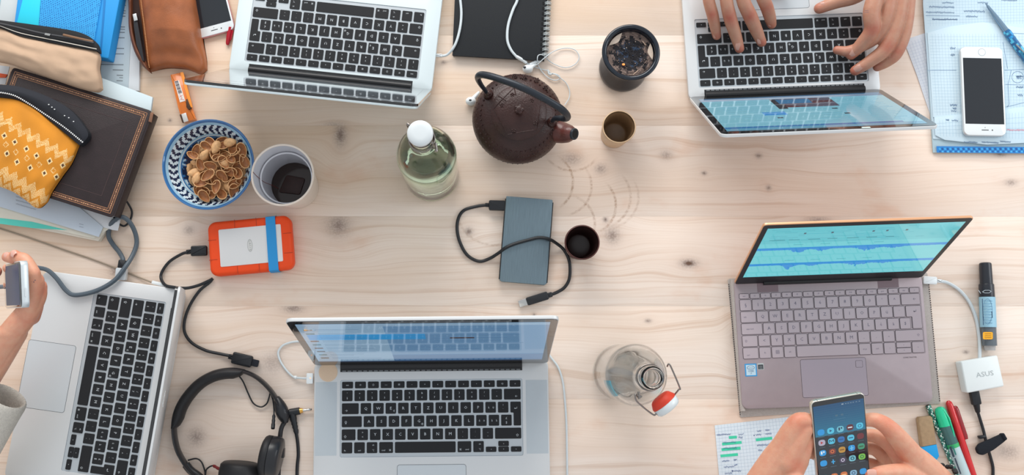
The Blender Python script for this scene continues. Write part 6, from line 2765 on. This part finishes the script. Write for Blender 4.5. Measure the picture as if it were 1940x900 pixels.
L1red = [(1652, 56, .066, .011, .9), (1612, 104, .03, .010, 1), (1618, 134, .03, .010, 1), (1680, 88, .055, .011, .7), (1700, 98, .05, .010, .6), (1552, 16, .026, .010, .7), (1586, 95, .028, .009, .7), (1662, 127, .028, .009, .6)]
per1 = flesh('person', R1 + L1_, SK1, red=R1red + L1red, smooth=4, label='person typing with both bare hands on the silver laptop at the top right', cat='person')
for (px, py, z, a0, a1, w) in ((1357, 65, .0330, (1350, 28), (1358, 68), .0100), (1400, 88, .0345, (1383, 33), (1401, 92), .0115), (1441, 76, .0355, (1421, 30), (1443, 80), .0115), (1461, 43, .0350, (1453, 14), (1462, 46), .0100),
                                (1616, 99.5, .0385, (1640, 76), (1612, 104), .0110), (1625, 129.5, .0365, (1650, 115), (1620, 134), .0105), (1556, 11, .0330, (1584, 4), (1552, 16), .0110)):
    nail(per1, px, py, z, heading(a0, a1), w, .0118, tilt=.55, m=mat('tanned fingernail', (190, 142, 126), .32, coat=.3))
tt = MB()
z = .0835
for y in (20, 23):
    stroke(tt, [(1638, y + .5), (1646, y)], z, Vector((0, 0, 0)), .0006, (96, 84, 96))
tt.build('finger_tattoo', PRINT, per1, 0)

# ---- the person at the left: hand holding a small phone upright over the laptop
P2 = [
    [(-74, 800, .100, .0250), (-36, 730, .120, .0225), (-4, 668, .150, .0190), (24, 628, .164, .0175), (48, 598, .168, .0165)],
    [(-46, 745, .118, .0210), (-4, 684, .140, .0180), (32, 630, .158, .0150)],
    # back of the hand and knuckles
    [(50, 598, .168, .0165), (64, 558, .186, .0135), (68, 532, .198, .0115)],
    [(54, 590, .176, .0150), (70, 562, .180, .0130), (75, 543, .184, .0105)],
    [(52, 598, .172, .0140), (64, 552, .196, .0110), (63, 518, .208, .0100)],
    [(60, 600, .160, .0120), (68, 575, .160, .0110), (64, 560, .160, .0100)],
    # fingers fold round behind the phone; tips show past its far side
    [(66, 532, .200, .0110), (56, 508, .206, .0094), (42, 494, .206, .0084), (28, 483, .204, .0074)],
    [(62, 516, .208, .0098), (46, 492, .206, .0092), (28, 490, .198, .0082), (13, 487, .190, .0072)],
    [(74, 543, .184, .0095), (62, 524, .172, .0088), (40, 512, .160, .0080), (14, 508, .155, .0070)],
    [(64, 560, .160, .0090), (40, 548, .146, .0085), (16, 540, .140, .0075)],
    # thumb on the near side
    [(20, 630, .170, .0120), (-14, 634, .168, .0105), (-34, 600, .172, .0090), (-26, 545, .185, .0080), (-6, 514, .192, .0072)],
]
P2red = [(74, 543, .19, .014, .8), (66, 530, .20, .012, .6), (28, 483, .204, .010, .7), (13, 487, .19, .010, .7), (2, 518, .19, .01, .8), (60, 600, .17, .016, .5)]
per2 = flesh('person', P2, SK2, red=P2red, smooth=5, voxel=.0015, label='person at the left edge, bare forearm in a knitted cuff, holding a small phone upright', cat='person')
for (px, py, z, ang, w) in ((25, 480, .2115, 2.5, .010), (11, 484, .1975, 2.7, .010)):
    nail(per2, px, py, z, ang, w, .0100, tilt=.5)
tt = MB()
for a in range(5):
    an = 2 * pi * a / 5
    p = Vector((63 + 3.4 * cos(an), 531 + 3.4 * sin(an)))
    stroke(tt, [(p.x - 1.2 * cos(an), p.y - 1.2 * sin(an)), (p.x + 1.4 * cos(an), p.y + 1.4 * sin(an))], .2135, Vector((0, 0, 0)), .0011, (110, 92, 96))
tt.build('flower_tattoo', PRINT, per2, 0)
# knitted cuff
KNIT = mat('cream ribbed knit', (206, 200, 190), .95, var=.1, vscale=300, bump=.8, bscale=900)
mb = MB()
rings = []
A, B = W(10, 752, .118), W(-190, 1072, .055)
T = (B - A).normalized()
S1_ = Vector((-T.y, T.x, 0)).normalized()
S2_ = T.cross(S1_)
seg = 72
for k, (t, r) in enumerate(((.024, .0245), (.0, .0255), (-.008, .0285), (0, .0312), (.024, .0322), (.08, .0325), (.18, .034), (.35, .037), (1.0, .046))):
    c = A.lerp(B, t)
    rings.append([tuple(c + (S1_ * cos(a) + S2_ * sin(a)) * (r + (.0008 if i % 2 else 0))) for i, a in enumerate([2 * pi * i / seg for i in range(seg)])])
c = A.lerp(B, .14)
rings.insert(0, [tuple(c + (S1_ * cos(a) + S2_ * sin(a)) * .0242) for a in [2 * pi * i / seg for i in range(seg)]])
mb.loft(rings, False, False)
mb.build('knitted_sleeve', KNIT, per2, 60)['label'] = 'cream knitted cuff'

# phone in that hand: long axis nearly upright, screen turned to the left
tR, bR = W(38, 494, .243), W(42, 583, .236)
tL, bL = W(7, 500, .150), W(9, 585, .143)
o = thing('mobile_phone', 'small phone with white metal rim held upright by the hand at the left edge', 'phone', tuple((tR + bR + tL + bL) / 4))
cen = Vector(o.location)
ex = ((tR + bR) / 2 - (tL + bL) / 2)
ey = ((tR + tL) / 2 - (bR + bL) / 2)
Lx, Ly = ex.length, ey.length
ex.normalize()
ey = (ey - ex * ey.dot(ex)).normalized()
ez = ex.cross(ey)
if ez.x > 0:
    ez = -ez
M = Matrix((ex, ey, ez)).transposed()
if M.determinant() < 0:
    ey = -ey
    M = Matrix((ex, ey, ez)).transposed()
o.rotation_euler = M.to_euler()
mb = MB()
R = rrect(-Lx / 2, -Ly / 2, Lx / 2, Ly / 2, .008, 6)
mb.slab(R, -.0100, -.0004, .0012, 3)
mb.build('metal_rim', mat('white metal rim', (208, 216, 220), .35, .4), o, 60)
mb = MB()
mb.slab(inset(R, .0012), -.0006, .0001, .0002, 1)
mb.build('front_glass', BLACKGLASS, o, 60)
mb = MB()
mb.slab(rrect(-Lx / 2 + .012, -Ly / 2 + .004, Lx / 2 - .012, Ly / 2 - .004, .001, 2), -.0002, .0003)
mb.build('screen', mat('blue dim screen', (38, 62, 92), .35, emit=.22, spec=.2), o, 0)
mb = MB()
mb.slab([(x, y) for x, y in rrect(-.0012, -.006, .0012, .006, .0011, 3)], 0, .0006)
q = mb.build('power_button', mat('silver plug', (0, 0, 0)), o)
q.location = (Lx / 2 + .0001, -Ly / 2 * .35 if ey.y > 0 else Ly / 2 * .35, -.005)
q.rotation_euler = (0, pi / 2, 0)
mb = MB()
P = [(-Lx / 2, 0, -.005), (-Lx / 2 - .010, 0, -.005), (-Lx / 2 - .030, .0, -.004), (-Lx / 2 - .05, 0, .004)]
mb.tube(spline([Vector(p) for p in P], 5), [.0052] * 6 + [.0032] * 10, 10)
mb.build('cable_plug', mat('grey dock plug', (96, 108, 120), .5), o)

# ---- the person at the lower right holding a large phone with both hands
P3 = [
    # left hand: forearm, palm side, index finger up the edge of the phone
    [(1180, 1420, .080, .044), (1270, 1240, .100, .037), (1345, 1100, .130, .030), (1395, 1010, .150, .0260), (1430, 940, .165, .0240), (1466, 880, .180, .0215), (1490, 845, .192, .0190)],
    [(1440, 960, .150, .0260), (1480, 905, .165, .0240), (1505, 870, .178, .0200)],
    [(1484, 852, .190, .0185), (1500, 818, .202, .0150), (1512, 800, .208, .0128), (1525, 796, .210, .0110)],
    [(1490, 872, .190, .0190), (1510, 835, .200, .0155), (1524, 812, .206, .0120)],
    [(1500, 885, .185, .0185), (1518, 855, .192, .0140), (1528, 832, .196, .0110)],
    [(1512, 800, .206, .0112), (1532, 798, .204, .0095), (1556, 806, .196, .0085), (1572, 815, .190, .0075)],
    [(1524, 825, .196, .0105), (1545, 832, .188, .0090), (1575, 842, .180, .0080)],
    [(1528, 850, .184, .0105), (1550, 862, .174, .0090), (1578, 872, .168, .0080)],
    # its thumb lies along the near edge, below the frame
    [(1500, 905, .190, .0150), (1524, 928, .206, .0110), (1560, 934, .212, .0085)],
    # right hand
    [(2040, 1420, .080, .044), (1950, 1240, .100, .038), (1880, 1100, .130, .031), (1835, 1010, .150, .0270), (1790, 935, .165, .0245), (1750, 890, .182, .0220), (1725, 868, .192, .0200)],
    [(1800, 990, .150, .0260), (1748, 920, .168, .0240), (1715, 890, .182, .0200)],
    [(1728, 865, .196, .0170), (1700, 828, .210, .0135), (1678, 806, .214, .0115), (1658, 796, .210, .0102), (1640, 796, .204, .0090)],
    [(1715, 872, .184, .0170), (1690, 845, .184, .0125), (1664, 828, .180, .0100), (1640, 825, .176, .0088), (1612, 832, .172, .0078)],
    [(1705, 885, .172, .0160), (1680, 868, .164, .0115), (1655, 850, .160, .0095), (1625, 852, .158, .0080)],
    [(1700, 900, .162, .0150), (1675, 892, .152, .0110), (1650, 880, .148, .0092), (1620, 876, .146, .0080)],
    # right thumb over the lower corner of the phone
    [(1735, 905, .190, .0180), (1712, 897, .204, .0135), (1690, 895, .216, .0112), (1666, 897, .222, .0098), (1650, 902, .222, .0080)],
]
P3red = [(1512, 800, .21, .013, .8), (1500, 822, .20, .012, .6), (1678, 806, .215, .014, .8), (1650, 900, .225, .012, .9), (1690, 870, .2, .016, .6), (1528, 840, .2, .010, .5), (1505, 880, .2, .012, .6)]
per3 = flesh('person', P3, SK2, red=P3red, smooth=5, voxel=.0015, label='person at the lower right holding a large phone in both bare hands', cat='person')
nail(per3, 1652, 897, .2285, heading((1690, 895), (1650, 898)), .011, .0115, tilt=.25)
# bead bracelet on the right wrist
br = thing('bracelet', 'black braided bead bracelet on the right wrist at the lower right', 'bracelet', tuple(W(1776, 905, .17)))
cen = Vector(br.location)
axis = (W(1835, 1010, .150) - W(1750, 890, .182)).normalized()
C0 = W(1768, 915, .168)
s1 = Vector((-axis.y, axis.x, 0)).normalized()
s2 = axis.cross(s1)
BD = mat('black braided cord', (24, 22, 24), .6)
for k in range(26):
    a = 2 * pi * k / 26
    p = C0 + (s1 * cos(a) * 1.06 + s2 * sin(a)) * .0315 + axis * (.0012 if k % 2 else -.0012)
    if k == 0:
        mb = MB()
        mb.ball((0, 0, 0), .0040, 1, .8, .8, 10, 6)
        b0 = mb.build('bead', BD, br, 60, tuple(p - cen))
    else:
        b = b0.copy()
        COL.objects.link(b)
        b.location = p - cen

# the large phone
TLw, TRw = W(1536, 762, .2290), W(1638, 744, .2290)
w_ = (TRw - TLw).length
exx = (TRw - TLw).normalized()
dn = W(1543, 905, .1880)
dn2 = W(1644, 900, .1880)
eyy = ((TLw + TRw) / 2 - (dn + dn2) / 2)
eyy = (eyy - exx * eyy.dot(exx)).normalized()
ezz = exx.cross(eyy)
Hh = .150
top = (TLw + TRw) / 2
cenp = top - eyy * Hh / 2
o = thing('mobile_phone', 'large silver edged phone showing a grid of app icons, held in two hands', 'phone', tuple(cenp))
o.rotation_euler = Matrix((exx, eyy, ezz)).transposed().to_euler()
mb = MB()
R = rrect(-w_ / 2, -Hh / 2, w_ / 2, Hh / 2, .0065, 6)
mb.slab(R, -.0088, -.0004, .0016, 3)
mb.build('metal_frame', mat('champagne metal frame', (214, 210, 198), .28, .7), o, 60)
mb = MB()
mb.slab(inset(R, .0010), -.0006, .0001, .0003, 1)
mb.build('front_glass', BLACKGLASS, o, 60)
mb = MB()
for s in (-1, 1):
    x = s * (w_ / 2 - .0095)
    mb.box(x - .0005, Hh / 2 - .0008, -.0082, x + .0005, Hh / 2 + .0001, -.0010)
mb.box(-.013, Hh / 2 - .0006, -.0052, .024, Hh / 2 + .0001, -.0044)
mb.build('antenna_band', mat('grey antenna band', (120, 124, 122), .5), o, 0)
mb = MB()
bx = (-w_ / 2 + .0022, -Hh / 2 + .009, w_ / 2 - .0022, Hh / 2 - .0075)
z = .00025
R_(mb, bx, 0, 0, 1, 1, z, (22, 30, 38), 1)
for i in range(14):
    k = i / 14
    R_(mb, bx, 0, .335 * k, 1, .335 * (k + 1 / 14) + .002, z + .00004, (12 + 12 * k, 74 + 42 * k, 116 + 30 * k), 1)
R_(mb, bx, .56, .018, .60, .028, z + .0001, (190, 210, 224), .7)
for u in (.63, .68, .73, .78, .84, .90):
    R_(mb, bx, u, .020, u + .03, .027, z + .0001, (150, 180, 204), .6)
R_(mb, bx, .42, .125, .47, .145, z + .0001, (80, 130, 160), .6)
R_(mb, bx, .53, .125, .58, .145, z + .0001, (80, 130, 160), .6)
R_(mb, bx, .38, .172, .62, .176, z + .0001, (80, 140, 176), .7)
R_(mb, bx, .40, .20, .60, .203, z + .0001, (70, 120, 156), .7)


def icon(u, v, col, kind=0, col2=(230, 240, 244)):
    W_, H_ = bx[2] - bx[0], bx[3] - bx[1]
    x, y = bx[0] + W_ * u, bx[3] - H_ * v
    r = .0048
    c = lin(*col)
    mb.c = (c[0], c[1], c[2], 1)
    n = 20
    P = [(x + r * (abs(cos(a)) ** .75) * (1 if cos(a) > 0 else -1), y + r * .92 * (abs(sin(a)) ** .75) * (1 if sin(a) > 0 else -1), z + .00012) for a in [2 * pi * q / n for q in range(n)]]
    mb.add(P, [tuple(range(n))])
    c = lin(*col2)
    mb.c = (c[0], c[1], c[2], 1)
    zz = z + .0002
    if kind == 1:       # play triangle
        mb.add([(x - .0016, y - .002, zz), (x + .002, y, zz), (x - .0016, y + .002, zz)], [(0, 1, 2)])
    elif kind == 2:     # envelope
        for a, b in (((-.003, -.002), (-.003, .002)), ((-.003, .002), (0, -.0005)), ((0, -.0005), (.003, .002)), ((.003, .002), (.003, -.002))):
            d = Vector(b) - Vector(a)
            nn = Vector((-d.y, d.x)).normalized() * .0005
            mb.add([(x + a[0] - nn.x, y + a[1] - nn.y, zz), (x + b[0] - nn.x, y + b[1] - nn.y, zz), (x + b[0] + nn.x, y + b[1] + nn.y, zz), (x + a[0] + nn.x, y + a[1] + nn.y, zz)], [(0, 1, 2, 3)])
    elif kind == 3:     # ring
        n = 16
        A = [(x + q * cos(t), y + q * sin(t), zz) for t in [2 * pi * w / n for w in range(n)] for q in (.0016, .0026)]
        mb.add(A, [(2 * i, 2 * i + 1, (2 * i + 3) % (2 * n), (2 * i + 2) % (2 * n)) for i in range(n)])
    elif kind == 4:     # bar
        mb.quad((x - .003, y - .0008, zz), (x + .003, y - .0008, zz), (x + .003, y + .0008, zz), (x - .003, y + .0008, zz))
    elif kind == 5:     # cross
        mb.quad((x - .0026, y - .0007, zz), (x + .0026, y - .0007, zz), (x + .0026, y + .0007, zz), (x - .0026, y + .0007, zz))
        mb.quad((x - .0007, y - .0034, zz), (x + .0007, y - .0034, zz), (x + .0007, y + .0034, zz), (x - .0007, y + .0034, zz))
    elif kind == 6:     # two blocks
        mb.rect(x - .0026, y - .0018, x - .0004, y + .0026, zz)
        mb.rect(x + .0006, y + .0002, x + .0026, y + .0026, zz)
    # caption below
    c = lin(90, 104, 116)
    mb.c = (c[0], c[1], c[2], 1)
    mb.rect(x - .0042, y - .0072, x + .0042, y - .0066, zz)


CY, SB, OG = (80, 194, 226), (26, 150, 222), (206, 110, 50)
rows = [(.290, [(SB, 0), (CY, 1, (20, 80, 120)), ((110, 190, 210), 6, (20, 50, 80)), ((90, 24, 36), 4), (CY, 3, (30, 110, 150))]),
        (.405, [((176, 170, 190), 1, (180, 40, 40)), (CY, 2, (24, 60, 90)), ((36, 110, 180), 4, (20, 80, 140)), (CY, 4, (24, 80, 120)), ((110, 30, 36), 0)]),
        (.520, [(SB, 6), ((120, 44, 34), 3, (220, 120, 60)), ((190, 140, 50), 4, (120, 80, 20)), (SB, 5, (120, 200, 236)), ((50, 150, 120), 4, (20, 90, 70))]),
        (.635, [(SB, 0), ((24, 34, 44), 5, (60, 170, 230)), ((60, 48, 76), 3, (206, 200, 220)), ((120, 190, 206), 3, (24, 60, 80)), ((130, 196, 90), 3, (50, 120, 90))]),
        (.800, [((40, 150, 130), 4, (20, 100, 90)), (OG, 3, (240, 170, 100)), (OG, 4, (250, 190, 130)), ((130, 176, 206), 3, (24, 60, 100)), (SB, 0)])]
for v, rw in rows:
    for i, it_ in enumerate(rw):
        icon(.115 + i * .1925, v, *it_)
mb.build('display', attr_mat('phone display', .12, emit=.9, coat=.6), o, 0)
